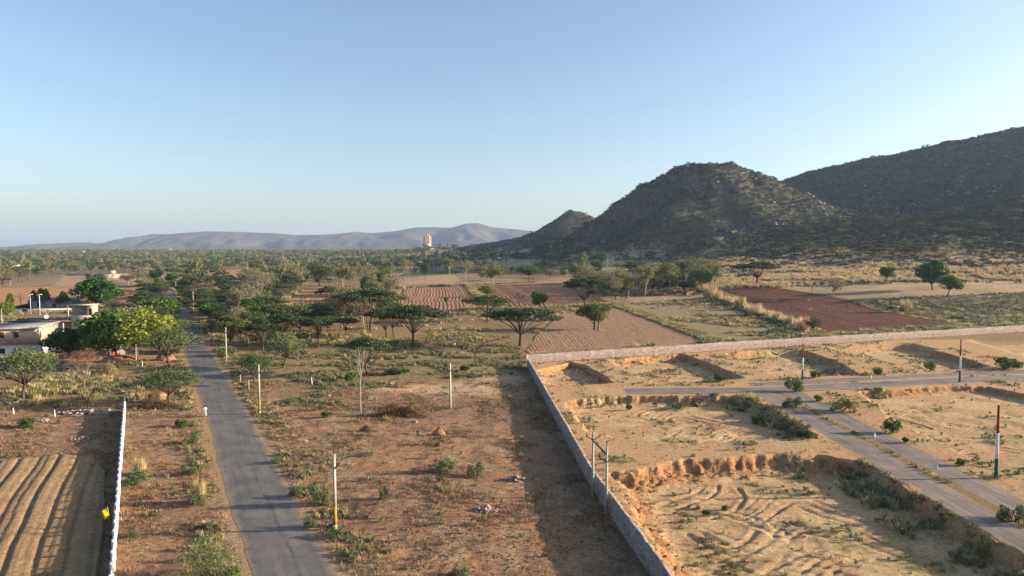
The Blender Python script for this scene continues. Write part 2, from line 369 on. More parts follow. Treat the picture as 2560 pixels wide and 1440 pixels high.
def mat_asphalt(name, c1, c2, streak=True, crackc=(.06, .06, .06)):
    m, t, b, o = newmat(name)
    a = N(t, 'ShaderNodeAttribute', attribute_name='UVp').outputs['Vector']     # x across, y along the lane in metres
    mp = N(t, 'ShaderNodeMapping'); mp.inputs['Scale'].default_value = (1.3, .08, 1); t.links.new(a, mp.inputs[0])
    n1 = noise(t, mp.outputs[0], 1.0, 4, .6); n2 = noise(t, a, .35, 5, .65); n3 = noise(t, a, 14, 2, .6)
    c = mixc(t, c1, c2, ramp(t, n1, [(.35, g3(0)), (.65, g3(1))]))
    c = mixc(t, c, ramp(t, n2, [(.3, g3(.72)), (.7, g3(1.25))]), 1.0, 'MULTIPLY')
    c = mixc(t, c, ramp(t, n3, [(.3, g3(.85)), (.7, g3(1.12))]), 1.0, 'MULTIPLY')
    # wandering lengthwise crack with tar near the middle
    sp = N(t, 'ShaderNodeSeparateXYZ'); t.links.new(a, sp.inputs[0])
    mp2 = N(t, 'ShaderNodeMapping'); mp2.inputs['Scale'].default_value = (0, .12, 0); t.links.new(a, mp2.inputs[0])
    nw = noise(t, mp2.outputs[0], 1, 6, .7)
    s1 = N(t, 'ShaderNodeMath', operation='MULTIPLY_ADD'); t.links.new(nw, s1.inputs[0]); s1.inputs[1].default_value = 1.6; t.links.new(sp.outputs[0], s1.inputs[2])
    s2 = N(t, 'ShaderNodeMath', operation='SUBTRACT'); t.links.new(s1.outputs[0], s2.inputs[0]); s2.inputs[1].default_value = 1.3
    s3 = N(t, 'ShaderNodeMath', operation='ABSOLUTE'); t.links.new(s2.outputs[0], s3.inputs[0])
    c = mixc(t, c, crackc, mixc(t, g3(0), ramp(t, s3.outputs[0], [(0, g3(.75)), (.04, g3(.6)), (.16, g3(0))]), ramp(t, noise(t, a, .22, 4, .7), [(.42, g3(0)), (.58, g3(1))])))
    # sand drifted over the edges and in patches
    ed = N(t, 'ShaderNodeMath', operation='MULTIPLY_ADD'); t.links.new(noise(t, a, .9, 5, .7), ed.inputs[0]); ed.inputs[1].default_value = .75; t.links.new(sp.outputs[2], ed.inputs[2])
    mr = N(t, 'ShaderNodeMapRange'); t.links.new(ed.outputs[0], mr.inputs[0]); mr.inputs[1].default_value = 1.18; mr.inputs[2].default_value = 1.48; mr.inputs[4].default_value = .85
    c = mixc(t, c, (.33, .225, .135), mr.outputs[0])
    t.links.new(c, b.inputs['Base Color']); b.inputs['Roughness'].default_value = .85; b.inputs['Specular IOR Level'].default_value = .2
    bump(t, b, n3, .01, .7)
    return m
def mat_stone(name, c1, c2, joint, sc=3.2):
    m, t, b, o = newmat(name); v = coords(t)
    mp = N(t, 'ShaderNodeMapping'); mp.inputs['Scale'].default_value = (1, 1, 1.5); t.links.new(v, mp.inputs[0])
    vo = N(t, 'ShaderNodeTexVoronoi', feature='F1'); vo.inputs['Scale'].default_value = sc; t.links.new(mp.outputs[0], vo.inputs['Vector'])
    ve = N(t, 'ShaderNodeTexVoronoi', feature='DISTANCE_TO_EDGE'); ve.inputs['Scale'].default_value = sc; t.links.new(mp.outputs[0], ve.inputs['Vector'])
    s = N(t, 'ShaderNodeSeparateColor'); t.links.new(vo.outputs['Color'], s.inputs[0])
    c = mixc(t, c1, c2, s.outputs[0])
    c = mixc(t, c, ramp(t, s.outputs[1], [(0, g3(.65)), (1, g3(1.25))]), 1.0, 'MULTIPLY')
    c = mixc(t, joint, c, ramp(t, ve.outputs['Distance'], [(.0, g3(0)), (.09, g3(1))]))
    t.links.new(c, b.inputs['Base Color']); bump(t, b, ve.outputs['Distance'], .12, 1.0)
    return m

M = {}
M['ground'] = mat_soil('ground_soil')
M['asphalt'] = mat_asphalt('asphalt', (.125, .113, .105), (.165, .148, .136))
M['pave'] = mat_asphalt('worn_paving', (.16, .138, .12), (.25, .20, .16), crackc=(.2, .17, .14))
M['red_field'] = mat_soil('tilled_red_soil', False, (.285, .15, .085), (.335, .185, .105))
M['brown_field'] = mat_soil('tilled_sandy_soil', False, (0.295, 0.172, 0.102), (0.353, 0.221, 0.135))
M['dark_field'] = mat_soil('tilled_dark_soil', False, (0.135, 0.064, 0.041), (0.164, 0.080, 0.052))
M['tan_field'] = mat_soil('stubble_soil', False, (0.353, 0.254, 0.156), (0.295, 0.205, 0.123))
M['orange_field'] = mat_soil('tilled_orange_soil', False, (0.377, 0.213, 0.107), (0.344, 0.189, 0.098))
M['sand_field'] = mat_soil('tilled_pale_sand', False, (.36, .228, .12), (.43, .285, .16), bd=.25)
M['green_field'] = mat_soil('green_crop_soil', False, (0.037, 0.082, 0.021), (0.057, 0.107, 0.029))
M['acacia'] = mat_leaf('acacia_leaf', (.050, .068, .026), (.10, .125, .05))
M['acacia_light'] = mat_leaf('feathery_leaf', (.085, .115, .045), (.15, .185, .075))
M['green'] = mat_leaf('bright_leaf', (.048, .10, .016), (.10, .17, .032))
M['yellow'] = mat_leaf('yellow_leaf', (.095, .145, .02), (.165, .205, .032))
M['olive'] = mat_leaf('olive_leaf', (.15, .16, .05), (.25, .25, .095))
M['dusty'] = mat_leaf('dusty_leaf', (.20, .18, .095), (.27, .235, .14))
M['scrub'] = mat_leaf('scrub_leaf', (.055, .066, .036), (.125, .135, .08))
M['weed'] = mat_leaf('weed_leaf', (.13, .145, .06), (.25, .24, .12))
M['weedg'] = mat_leaf('grey_weed_leaf', (.20, .22, .13), (.30, .31, .20))
M['hay'] = mat_leaf('dry_grass', (.42, .31, .16), (.58, .45, .26), .3)
M['stubble'] = mat_leaf('stubble', (.30, .185, .105), (.42, .275, .16), .2)
M['grassy'] = mat_leaf('green_grass', (.19, .18, .065), (.33, .30, .12), .3)
M['dead'] = mat_leaf('dead_brush', (.12, .065, .035), (.21, .12, .07), .05)
M['bark'] = mat_plain('dark_bark', (.085, .062, .045), sc=6)
M['palebark'] = mat_plain('pale_bark', (.30, .255, .20), sc=5)
M['redtwig'] = mat_plain('reddish_twig', (.20, .125, .09), sc=6)
M['concrete'] = mat_plain('pole_concrete', (.40, .37, .31), sc=4, var=.18)
M['band'] = mat_plain('yellow_paint', (.36, .22, .05), sc=6, var=.3)
M['iron'] = mat_plain('dark_iron', (.03, .028, .03), rough=.6)
M['white'] = mat_plain('whitewash', (.68, .665, .65), sc=1.5, var=.14, stain=(.5, .46, .41))
M['redpaint'] = mat_plain('red_paint', (.27, .05, .03), sc=4)
M['greenpaint'] = mat_plain('green_paint', (.02, .10, .07), sc=4)
M['stone'] = mat_stone('rubble_masonry', (.30, .21, .17), (.38, .31, .27), (.44, .36, .31), 2.6)
M['stone2'] = mat_stone('dark_rubble', (.20, .17, .15), (.33, .29, .26), (.12, .10, .09), 2.4)
M['rock'] = mat_plain('rock', (.33, .27, .24), sc=2.5, var=.4)
M['pinkrock'] = mat_plain('broken_stone', (.36, .28, .25), sc=4, var=.4)
M['flag'] = mat_plain('yellow_cloth', (.85, .68, .01), sc=2, var=.08)
print('setup done')

# ------------------------------------------------------------------ ground
GRASSY = [wpoly(p) for p in (
    [(560, 900), (900, 815), (1300, 870), (1310, 930), (1120, 950), (700, 960), (600, 950)],      # weeds among the acacias
    [(640, 950), (900, 930), (1000, 960), (820, 1020), (690, 1010)],
    [(0, 930), (330, 905), (480, 940), (490, 1000), (300, 1010), (0, 1020)],                       # verge in front of the houses
    [(1560, 764), (1750, 742), (1830, 762), (2010, 832), (1990, 848), (1790, 858), (1640, 798)])]
STRIP = wpoly([(1525, 768), (1545, 760), (1660, 800), (1800, 853), (1770, 862), (1640, 806)])
SANDY = wpoly([(1150, 955), (1290, 930), (1315, 960), (1240, 985), (1000, 985), (900, 975), (910, 965)])
FARTAN = [wpoly(p) for p in ([(1560, 735), (1760, 725), (1800, 738), (1640, 760)], [(1780, 700), (2000, 690), (2300, 720), (2200, 740), (1930, 716), (1800, 715)],
                             [(1200, 700), (1420, 690), (1520, 700), (1420, 712), (1190, 712)])]
def lerp(a, b, t): return a * (1 - t[:, None]) + np.array(b)[None, :] * t[:, None]
def ground_colour(x, y, z, aux):
    ins, edge, comp, rd, sdl = aux
    n1 = fbm(x, y, 9, 4, 101); n2 = fbm(x, y, 2.6, 4, 111); n3 = fbm(x, y, 38, 3, 121)
    c = np.tile(np.array([.315, .192, .118]), (len(x), 1))
    c = lerp(c, (.38, .215, .122), sst(.42, .62, n1))
    c = lerp(c, (.40, .285, .165), sst(.50, .70, n2) * .8)
    c = lerp(c, (.20, .14, .10), sst(.56, .74, fbm(x, y, 1.5, 3, 131)) * .5)
    far = sst(170, 240, y)
    c = lerp(c, (.27, .205, .115), far * .8)                           # plain: dry tan with green cast
    c = lerp(c, (.19, .165, .085), far * sst(.45, .65, n3) * .6)
    g = np.zeros(len(x))
    for P in GRASSY[:3]: g = np.maximum(g, sst(-2, 3, sdist(P, x, y, 10) + (n2 - .5) * 9))
    c = lerp(c, (.285, .23, .13), sst(-2, 3, sdist(GRASSY[3], x, y, 10)))
    c = lerp(c, (.235, .21, .10), g * (.35 + .6 * sst(.40, .62, n2)))
    for P in FARTAN: c = lerp(c, (.36, .27, .17), sst(-3, 3, sdist(P, x, y, 10)))
    s = sst(-1, 2.5, sdist(SANDY, x, y, 10) + (n2 - .5) * 6); c = lerp(c, (.54, .375, .225), s)
    # compound: cut sand
    c = lerp(c, (.52, .335, .185), comp)
    c = lerp(c, (.60, .42, .24), comp * ins * sst(.40, .62, n2))
    c = lerp(c, (.44, .215, .10), comp * np.clip(edge * 1.2, 0, 1) * .8)
    c = lerp(c, (.42, .32, .165), comp * sst(.55, .68, fbm(x, y, 6, 4, 141)) * .8)
    md = ((x > 47.7) & (x < 49.8) & (y < 124)).astype(float); c = lerp(c, (.24, .18, .10), md * .8)
    # slope below the hills: dry grass, then dark scrub and rock
    k = sst(1.5, 7, z) * sst(250, 300, y)
    c = lerp(c, (.47, .36, .21), k * (.6 + .4 * sst(.4, .6, n1)))
    k2 = sst(22, 42, z + (n3 - .5) * 30)
    c = lerp(c, (.115, .107, .074), k2)
    rk = sst(.60, .70, fbm(x, y, 28, 4, 151)) * sst(35, 60, z)
    c = lerp(c, (.22, .185, .155), rk * .5)
    # road shoulder
    sh = (1 - sst(3.4, 5.2, rd + (n2 - .5) * 2.5))
    c = lerp(c, (.42, .30, .185), sh * .75)
    return c * np.array([.92, .90, .88])
def grid_ground(xs, ys, hole=None):
    X, Y = np.meshgrid(xs, ys); x = X.ravel(); y = Y.ravel()
    tz = T(x, y)
    nz, ins, edge, comp, rd, sdl = near_height(x, y, True)
    z = tz + nz
    nx = len(xs); ny = len(ys)
    i, j = np.meshgrid(np.arange(nx - 1), np.arange(ny - 1)); a = (j * nx + i).ravel()
    Q = np.stack([a, a + 1, a + 1 + nx, a + nx], 1)
    if hole:
        cx = (x[Q[:, 0]] + x[Q[:, 2]]) / 2; cy = (y[Q[:, 0]] + y[Q[:, 2]]) / 2
        Q = Q[~((cx > hole[0]) & (cx < hole[1]) & (cy > hole[2]) & (cy < hole[3]))]
    col = ground_colour(x, y, tz, (ins, edge, comp, rd, sdl))
    return np.stack([x, y, z], 1), Q, col
FX0, FX1, FY0, FY1 = -84.0, 118.0, 44.0, 178.0
def grow(a, lim, st, g1, g2, lim2):
    out = []; v = a
    while v < lim: v += max(st, g1 * v); out.append(v)
    while v < lim2: v *= g2; out.append(v)
    return out
ys = [-3000, -1000, -400, -150, -50, 0, 24, 34] + list(np.arange(FY0, FY1 + .1, 2.0)) + grow(FY1, 2600, 2.0, .0072, 1.06, 12000)
xs = sorted([-v for v in grow(-FX0, 1500, 2.0, .012, 1.08, 12000)] + list(np.arange(FX0, FX1 + .1, 2.0)) + grow(FX1, 1500, 2.0, .012, 1.08, 12000))
V1, Q1, C1 = grid_ground(np.array(xs), np.array(ys), (FX0, FX1, FY0, FY1))
st = .27
nxs = np.linspace(FX0, FX1, int((FX1 - FX0) / st) + 1); nys = np.linspace(FY0, FY1, int((FY1 - FY0) / st) + 1)
V2, Q2, C2 = grid_ground(nxs, nys)
nx, ny = len(nxs), len(nys)
rim = np.concatenate([np.arange(nx), nx - 1 + nx * np.arange(ny), (nx * ny - 1) - np.arange(nx), (nx * (ny - 1)) - nx * np.arange(ny)])
Vr = V2[rim].copy(); Vr[:, 2] -= .8
b0 = len(V2); k = np.arange(len(rim) - 1)
Qr = np.stack([rim[k], rim[k + 1], b0 + k + 1, b0 + k], 1)
V2 = np.vstack([V2, Vr]); C2 = np.vstack([C2, C2[rim]]); Q2 = np.vstack([Q2, Qr])
V = np.vstack([V1, V2]); Q = np.vstack([Q1, Q2 + len(V1)]); C = np.vstack([C1, C2])
used = np.zeros(len(V), bool); used[Q.ravel()] = True; mp_ = np.cumsum(used) - 1
g_o = obj('ground', mesh_np('ground', V[used], mp_[Q], None, M['ground'], True, None, C[used])); g_o['kind'] = 'structure'

# far blue range
prof = np.array([(-900, 650), (-300, 640), (0, 629), (60, 618), (120, 613), (180, 607), (220, 606), (270, 610), (320, 607), (350, 595), (385, 584), (420, 585), (520, 578), (600, 579), (700, 583),
                 (740, 587), (800, 587), (850, 584), (890, 579), (930, 582), (985, 578), (1040, 568), (1080, 567), (1130, 569), (1165, 558), (1195, 557), (1230, 567), (1280, 572), (1330, 577), (1450, 585), (1700, 592), (2200, 600), (3000, 640)], float)
pxs = np.linspace(-900, 3000, 620); dd = np.linspace(0, 1, 60)
PX, DD = np.meshgrid(pxs, dd); Dp = 4900 + 3000 * DD
X = (PX - 1280) / FPX * 6500; crest = np.interp(PX.ravel(), prof[:, 0], prof[:, 1]).reshape(PX.shape)
zc = CAMH + (HOR - crest) / FPX * 6500
rg = 1 - np.abs(2 * fbm(X * 1.0 + Dp * .25, Dp * .35, 420, 4, 201) - 1); rg2 = 1 - np.abs(2 * fbm(X, Dp * .6, 130, 3, 211) - 1)
t_ = DD / ((6500 - 4900) / 3000); up = np.clip(t_, 0, 1)
shape = np.where(t_ <= 1, up ** 1.25, np.clip(1 - (DD - .533) / .467, 0, 1))
zz = (zc + 12) * shape - 12 + np.sin(np.clip(shape, 0, 1) * math.pi) * ((rg - .7) * 90 + (rg2 - .7) * 28) * np.clip(zc / 120, 0, 1)
V = np.stack([X.ravel() * (Dp.ravel() / 6500) ** 0, Dp.ravel(), zz.ravel()], 1)
nx = len(pxs); i, j = np.meshgrid(np.arange(nx - 1), np.arange(59)); a = (j * nx + i).ravel()
M['range'] = mat_soil('range_scrub', False, (.085, .078, .06), (.13, .11, .085), bd=4, sc=.02)
o = obj('hills', mesh_np('hills', V, np.stack([a, a + 1, a + 1 + nx, a + nx], 1), None, M['range'], True)); o['kind'] = 'structure'

# ------------------------------------------------------------------ asphalt and paved lanes
def strip(name, C, hw, mat, dz=.02, step=1.0, na=7, rough=.25, seed=0, fade=0):
    """ribbon along polyline C; hw half width; ragged edges"""
    C = np.asarray(C, float); seg = np.linalg.norm(np.diff(C, axis=0), axis=1); cum = np.append(0, np.cumsum(seg)); s = [0.0]
    while s[-1] < cum[-1]: s.append(s[-1] + max(step, .006 * s[-1]))
    s = np.clip(np.array(s), 0, cum[-1])
    cx = np.interp(s, cum, C[:, 0]); cy = np.interp(s, cum, C[:, 1]); tx = np.gradient(cx, s + np.arange(len(s)) * 1e-9); ty = np.gradient(cy, s + np.arange(len(s)) * 1e-9); l = np.hypot(tx, ty); tx /= l; ty /= l
    nxv, nyv = ty, -tx
    eR = hw + (fbm(s, 0 * s, 3.0, 4, 300 + seed) - .5) * 2 * rough; eL = hw + (fbm(s, 0 * s + 9, 3.0, 4, 320 + seed) - .5) * 2 * rough
    u = np.linspace(-1, 1, na); off = np.where(u[None, :] > 0, u[None, :] * eR[:, None], u[None, :] * eL[:, None])
    X = cx[:, None] + nxv[:, None] * off; Y = cy[:, None] + nyv[:, None] * off
    z = T(X.ravel(), Y.ravel()) + dz - np.repeat(fade * .12 * (1 - sst(0, 5, s)), na) + (.02 * (1 - np.abs(np.tile(u, len(s))) ** 2)) * (na > 5)
    V = np.stack([X.ravel(), Y.ravel(), z], 1)
    i, j = np.meshgrid(np.arange(na - 1), np.arange(len(s) - 1)); a = (j * na + i).ravel()
    # skirts
    L = np.arange(len(s)) * na; Rr = L + na - 1; n0 = len(V)
    Vs = np.vstack([V[L], V[Rr]]); Vt = Vs.copy(); Vs[:, 2] -= .25; V = np.vstack([V, Vs, Vt]); k = np.arange(len(s) - 1); n1 = n0 + 2 * len(s)
    Q = np.vstack([np.stack([a, a + 1, a + 1 + na, a + na], 1), np.stack([n0 + k, n1 + k, n1 + k + 1, n0 + k + 1], 1), np.stack([n1 + len(s) + k, n0 + len(s) + k, n0 + len(s) + k + 1, n1 + len(s) + k + 1], 1)])
    me = mesh_np(name, V, Q, None, mat, True)
    uv = np.zeros((len(V), 3), np.float32); uv[:n0, 0] = off.ravel(); uv[:n0, 2] = np.abs(np.tile(u, len(s))); uv[:n0, 1] = np.repeat(s, na); uv[n0:, 1] = np.tile(s, 4); uv[n0:, 0] = 3
    at = me.attributes.new('UVp', 'FLOAT_VECTOR', 'POINT'); at.data.foreach_set('vector', uv.ravel())
    o = obj(name, me); o['kind'] = 'structure'; return o
strip('road', ROAD_C, 3.0, M['asphalt'], .012, .6, 9, .28, 1)
strip('paved_lane', [(46.1, 36), (46.1, 127.0)], 2.0, M['pave'], .010, .6, 5, .22, 2)
strip('paved_lane', [(51.45, 36), (51.45, 129)], 1.95, M['pave'], .010, .6, 5, .22, 3)
strip('paved_lane', [(19, 125.6), (48, 126.4), (86, 135.3), (118, 142), (150, 149)], 2.5, M['pave'], .018, .6, 5, .45, 4, 1)
strip('paved_lane', [(46, 131.4), (86, 141.2), (118, 147.4), (150, 154.2)], 1.7, M['pave'], .012, .6, 5, .3, 5)

# ------------------------------------------------------------------ tilled fields laid on the plain
FIELDP = []
def field(px_poly, dir_px, mat, spacing, amp, name='ploughed_field', wob=1.0, along=2.5, lift=.06, seed=0, jit=.25, groove=.8, ns=6):
    P = np.array([hit(a, b)[:2] for a, b in px_poly]); FIELDP.append(P)
    a, b = hit(*dir_px[0])[:2], hit(*dir_px[1])[:2]; d = (b - a) / np.linalg.norm(b - a); n = np.array([d[1], -d[0]])
    U = P @ n; Vv = P @ d; us = np.arange(U.min() + .05, U.max() - .05, spacing / ns)
    na = max(6, int((Vv.max() - Vv.min()) / along)); rows = []
    for u in us:
        iv = []
        for k in range(len(P)):
            u0, u1 = U[k], U[(k + 1) % len(P)]
            if (u0 - u) * (u1 - u) < 0:
                t = (u - u0) / (u1 - u0); iv.append(Vv[k] + t * (Vv[(k + 1) % len(P)] - Vv[k]))
        if len(iv) < 2: iv = [Vv.mean(), Vv.mean()]
        e_ = spacing * .9 * (vnoise(np.array([u / spacing * .7]), np.array([seed * 3.0]), 8)[0] - .3); e2_ = spacing * .9 * (vnoise(np.array([u / spacing * .7]), np.array([seed * 3.0 + 50]), 8)[0] - .3)
        rows.append(np.linspace(min(iv) + e_, max(iv) - e2_, na))
    S = np.array(rows); Uu = np.repeat(us[:, None], na, 1)
    wv = (fbm(S, Uu * .05, 26, 3, 400 + seed) - .5) * 2.2 * wob
    X = Uu * n[0] + S * d[0]; Y = Uu * n[1] + S * d[1]
    ph = (Uu + wv) / spacing
    irr = .55 + .9 * vnoise(np.floor(ph), 0 * ph, 7 + seed)
    prof_ = np.abs(((ph) % 1) - .5) * 2
    z = T(X, Y) + lift + amp * irr * (sst(.0, groove, prof_)) + (fbm(X, Y, 2.2, 3, 420 + seed) - .5) * jit + (fbm(X, Y, .7, 3, 430 + seed) - .5) * jit * .8
    e = np.minimum(np.arange(na), np.arange(na)[::-1]); z = np.where(e[None, :] == 0, T(X, Y) - .25, z)
    z[0] = T(X[0], Y[0]) - .25; z[-1] = T(X[-1], Y[-1]) - .25
    V = np.stack([X.ravel(), Y.ravel(), z.ravel()], 1)
    i, j = np.meshgrid(np.arange(na - 1), np.arange(len(us) - 1)); a = (j * na + i).ravel()
    o = obj(name, mesh_np(name, V, np.stack([a, a + 1, a + 1 + na, a + na], 1), None, M[mat], True)); o['kind'] = 'structure'
field([(1312, 882), (1338, 842), (1400, 785), (1535, 768), (1640, 806), (1762, 856)], ((1540, 770), (1760, 856)), 'brown_field', 1.1, .05, lift=.12, seed=1, wob=.6, jit=.16)
field([(1800, 724), (1930, 718), (2140, 757), (2400, 812), (2072, 834), (1968, 802)], ((1930, 718), (2400, 812)), 'dark_field', 1.3, .05, lift=.12, seed=2, wob=.3)
field([(985, 778), (1008, 724), (1165, 715), (1197, 750), (1130, 786)], ((1070, 780), (1080, 725)), 'red_field', 1.9, .15, seed=3, lift=.1)
field([(1205, 714), (1420, 706), (1480, 728), (1525, 758), (1300, 771), (1220, 756)], ((1440, 765), (1300, 712)), 'red_field', 2.4, .26, seed=4, lift=.1)
field([(700, 760), (760, 724), (862, 709), (905, 716), (870, 764)], ((720, 750), (860, 712)), 'red_field', 2.6, .25, seed=5, lift=.1)
field([(955, 703), (1135, 686), (1165, 712), (980, 722)], ((980, 715), (1150, 700)), 'tan_field', 3.0, .10, name='stubble_field', seed=6, lift=.1)
field([(1020, 680), (1150, 680), (1135, 686), (1000, 690)], ((1020, 685), (1150, 685)), 'green_field', 1.5, .5, name='green_crop_field', seed=7)
field([(1500, 712), (1610, 702), (1640, 716), (1540, 724)], ((1500, 716), (1630, 710)), 'red_field', 2.5, .2, seed=8, lift=.1)
field([(1200, 690), (1300, 684), (1430, 690), (1330, 698)], ((1200, 690), (1430, 688)), 'red_field', 2.5, .2, seed=15)
field([(-40, 778), (-40, 722), (180, 716), (345, 722), (345, 760), (200, 766)], ((0, 750), (340, 735)), 'orange_field', 4.0, .18, seed=9, lift=.1)
field([(120, 716), (150, 690), (345, 683), (345, 716)], ((120, 705), (340, 700)), 'tan_field', 4.0, .08, name='stubble_field', seed=10, lift=.1)
field([(500, 700), (560, 676), (640, 672), (640, 690)], ((510, 690), (630, 680)), 'orange_field', 4.0, .1, seed=11)
field([(480, 745), (500, 722), (600, 715), (600, 730)], ((490, 735), (590, 722)), 'red_field', 4.0, .1, seed=12)
field([(-60, 1150), (232, 1136), (264, 1175), (262, 1260), (248, 1460), (-200, 1460)], ((100, 1440), (205, 1145)), 'sand_field', 2.1, .20, seed=13, wob=.7, along=.5, lift=.1, jit=.10, groove=.35, ns=12)
field([(1560, 744), (1770, 728), (1790, 740), (1700, 752), (1560, 760)], ((1560, 752), (1780, 735)), 'tan_field', 3.0, .1, name='stubble_field', seed=14)
print('ground done')

# ------------------------------------------------------------------ haze: one box of thin air round everything
def build_haze():
    m = bpy.data.materials.new('haze_air'); m.use_nodes = True; t = m.node_tree; t.nodes.clear()
    o_ = t.nodes.new('ShaderNodeOutputMaterial'); v = t.nodes.new('ShaderNodeVolumePrincipled')
    v.inputs['Color'].default_value = (.52, .68, 1.0, 1); v.inputs['Density'].default_value = HAZE; v.inputs['Anisotropy'].default_value = .15
    t.links.new(v.outputs[0], o_.inputs['Volume'])
    o = MB().box(-13500, 13500, -4500, 13500, -5, 420).build('haze', m)
    tag(o, 'thin bluish haze over the whole plain', 'haze', kind='stuff')
HAZE = 0.00006
build_haze()

# ------------------------------------------------------------------ plant builders
def leafq(C, size, rs, up=0.0, asp=.6):
    n = len(C); nv = rs.normal(size=(n, 3)); nv[:, 2] = nv[:, 2] + up * np.sign(nv[:, 2]); nv /= np.linalg.norm(nv, axis=1)[:, None]
    r = rs.normal(size=(n, 3)); u = np.cross(nv, r); u /= np.linalg.norm(u, axis=1)[:, None]; v = np.cross(nv, u)
    s = (np.asarray(size) * np.ones(n))[:, None] * .5
    V = np.stack([C - u * s, C - v * s * asp, C + u * s, C + v * s * asp], 1).reshape(-1, 3)
    return V, np.arange(4 * n).reshape(n, 4)
def tubes(segs, sides=5):
    segs = np.array(segs, float); p0, p1, r0, r1 = segs[:, :3], segs[:, 3:6], segs[:, 6], segs[:, 7]
    d = p1 - p0; d /= np.linalg.norm(d, axis=1)[:, None] + 1e-9
    ref = np.where(np.abs(d[:, 2:3]) < .9, np.array([[0, 0, 1.0]]), np.array([[1.0, 0, 0]]))
    u = np.cross(d, ref); u /= np.linalg.norm(u, axis=1)[:, None]; v = np.cross(d, u)
    a = np.arange(sides) * 2 * math.pi / sides
    ring = np.cos(a)[None, :, None] * u[:, None, :] + np.sin(a)[None, :, None] * v[:, None, :]
    V = np.concatenate([p0[:, None] + ring * r0[:, None, None], p1[:, None] + ring * r1[:, None, None]], 1).reshape(-1, 3)
    b = (np.arange(len(segs)) * 2 * sides)[:, None]; i = np.arange(sides)[None, :]; j = (i + 1) % sides
    return V, np.stack([b + i, b + j, b + sides + j, b + sides + i], 2).reshape(-1, 4)
def sg(a, b, r0, r1): return [*a, *b, r0, r1]
def rnd(rs, n): 
    v = rs.normal(size=(n, 3)); return v / np.linalg.norm(v, axis=1)[:, None]

def p_umbrella(seed, mat, n=14, per=440, H=6.0, Rr=4.2, leaf=.30, dome=1.0, thick=.42, lean=0.0):
    rs = np.random.default_rng(seed); segs = []; cs = []; pads = []
    th0 = rs.uniform(0, 6.28)
    for k in range(n):
        r = Rr * .80 * math.sqrt((k + .3) / n); th = th0 + k * 2.4 + rs.uniform(-.3, .3)
        pr = rs.uniform(1.1, 1.75) * Rr / 4.2
        z = H - .25 - dome * (r / Rr) ** 2 * 1.3 - rs.uniform(0, .75)
        pads.append((np.array([r * math.cos(th) + lean * .4, r * math.sin(th), z]), pr))
    top = np.array([lean * .5 + rs.uniform(-.3, .3), rs.uniform(-.3, .3), H * .30]); mid = top * .5 + np.array([rs.uniform(-.12, .12), rs.uniform(-.12, .12), 0])
    segs += [sg((0, 0, -.25), mid, .20, .16), sg(mid, top, .16, .14)]
    for k in range(0, n):
        c, pr = pads[k]; m1 = top + (c - top) * np.array([.42, .42, .48]) + rs.uniform(-.15, .15, 3)
        segs += [sg(top, m1, .085, .055), sg(m1, c - (0, 0, .1), .055, .02)]
        for q in range(3):
            e = c + np.array([rs.uniform(-1, 1) * pr * .8, rs.uniform(-1, 1) * pr * .8, rs.uniform(-.1, .2)]); segs.append(sg(m1 * .3 + c * .7, e, .03, .008))
        a = rs.uniform(0, 6.28, per); q = np.sqrt(rs.uniform(0, 1, per)) * pr
        zz = (rs.uniform(-1, 1, per) * thick * np.sqrt(np.clip(1 - (q / pr) ** 2, 0, 1)) + .12) + (fbm(q * np.cos(a) + c[0], q * np.sin(a) + c[1], .6, 2, seed) - .5) * .5
        cs.append(np.stack([c[0] + q * np.cos(a), c[1] + q * np.sin(a), c[2] + zz], 1))
    Cc = np.vstack(cs); V, Q = leafq(Cc, rs.uniform(.6, 1.4, len(Cc)) * leaf, rs, up=.5)
    lv = np.clip(.5 + .4 * rs.normal(size=len(Cc)), 0, 1)
    tv, tq = tubes(segs)
    return [('trunk', mesh_np('acacia_trunk', tv, tq, None, M['bark'], True)), ('crown', mesh_np('acacia_crown', V, Q, None, mat, False, lv))], H, 2 * Rr * .98
def p_round(seed, mat, bark='bark', n=24, per=140, H=7.0, Rr=3.2, leaf=.42, lo=.30, gap=0.0, trunkr=.17):
    rs = np.random.default_rng(seed); segs = []; cs = []
    cz_ = H * (lo + 1) / 2; hz = H * (1 - lo) / 2
    top = np.array([rs.uniform(-.2, .2), rs.uniform(-.2, .2), H * lo * 1.05]); segs.append(sg((0, 0, -.25), top, trunkr, trunkr * .75))
    for k in range(n):
        d = rnd(rs, 1)[0]; f = rs.uniform(.35, .80)
        c = np.array([d[0] * Rr * f, d[1] * Rr * f, cz_ + d[2] * hz * f]); pr = rs.uniform(.28, .46) * Rr
        m1 = top + (c - top) * .5 + rs.uniform(-.2, .2, 3); segs += [sg(top, m1, trunkr * .45, trunkr * .25), sg(m1, c, trunkr * .25, .02)]
        dd_ = rnd(rs, per); rr = pr * rs.uniform(.55, 1.05, per) ** .7
        cs.append(c + dd_ * rr[:, None] * np.array([1, 1, .8]))
    Cc = np.vstack(cs); Cc = Cc[Cc[:, 2] > H * lo * .7]
    V, Q = leafq(Cc, rs.uniform(.6, 1.35, len(Cc)) * leaf, rs, up=.2, asp=.7)
    lv = np.clip(.5 + .4 * rs.normal(size=len(Cc)), 0, 1); tv, tq = tubes(segs)
    return [('trunk', mesh_np('tree_trunk', tv, tq, None, M[bark], True)), ('crown', mesh_np('tree_crown', V, Q, None, mat, False, lv))], H, 2 * Rr * .95
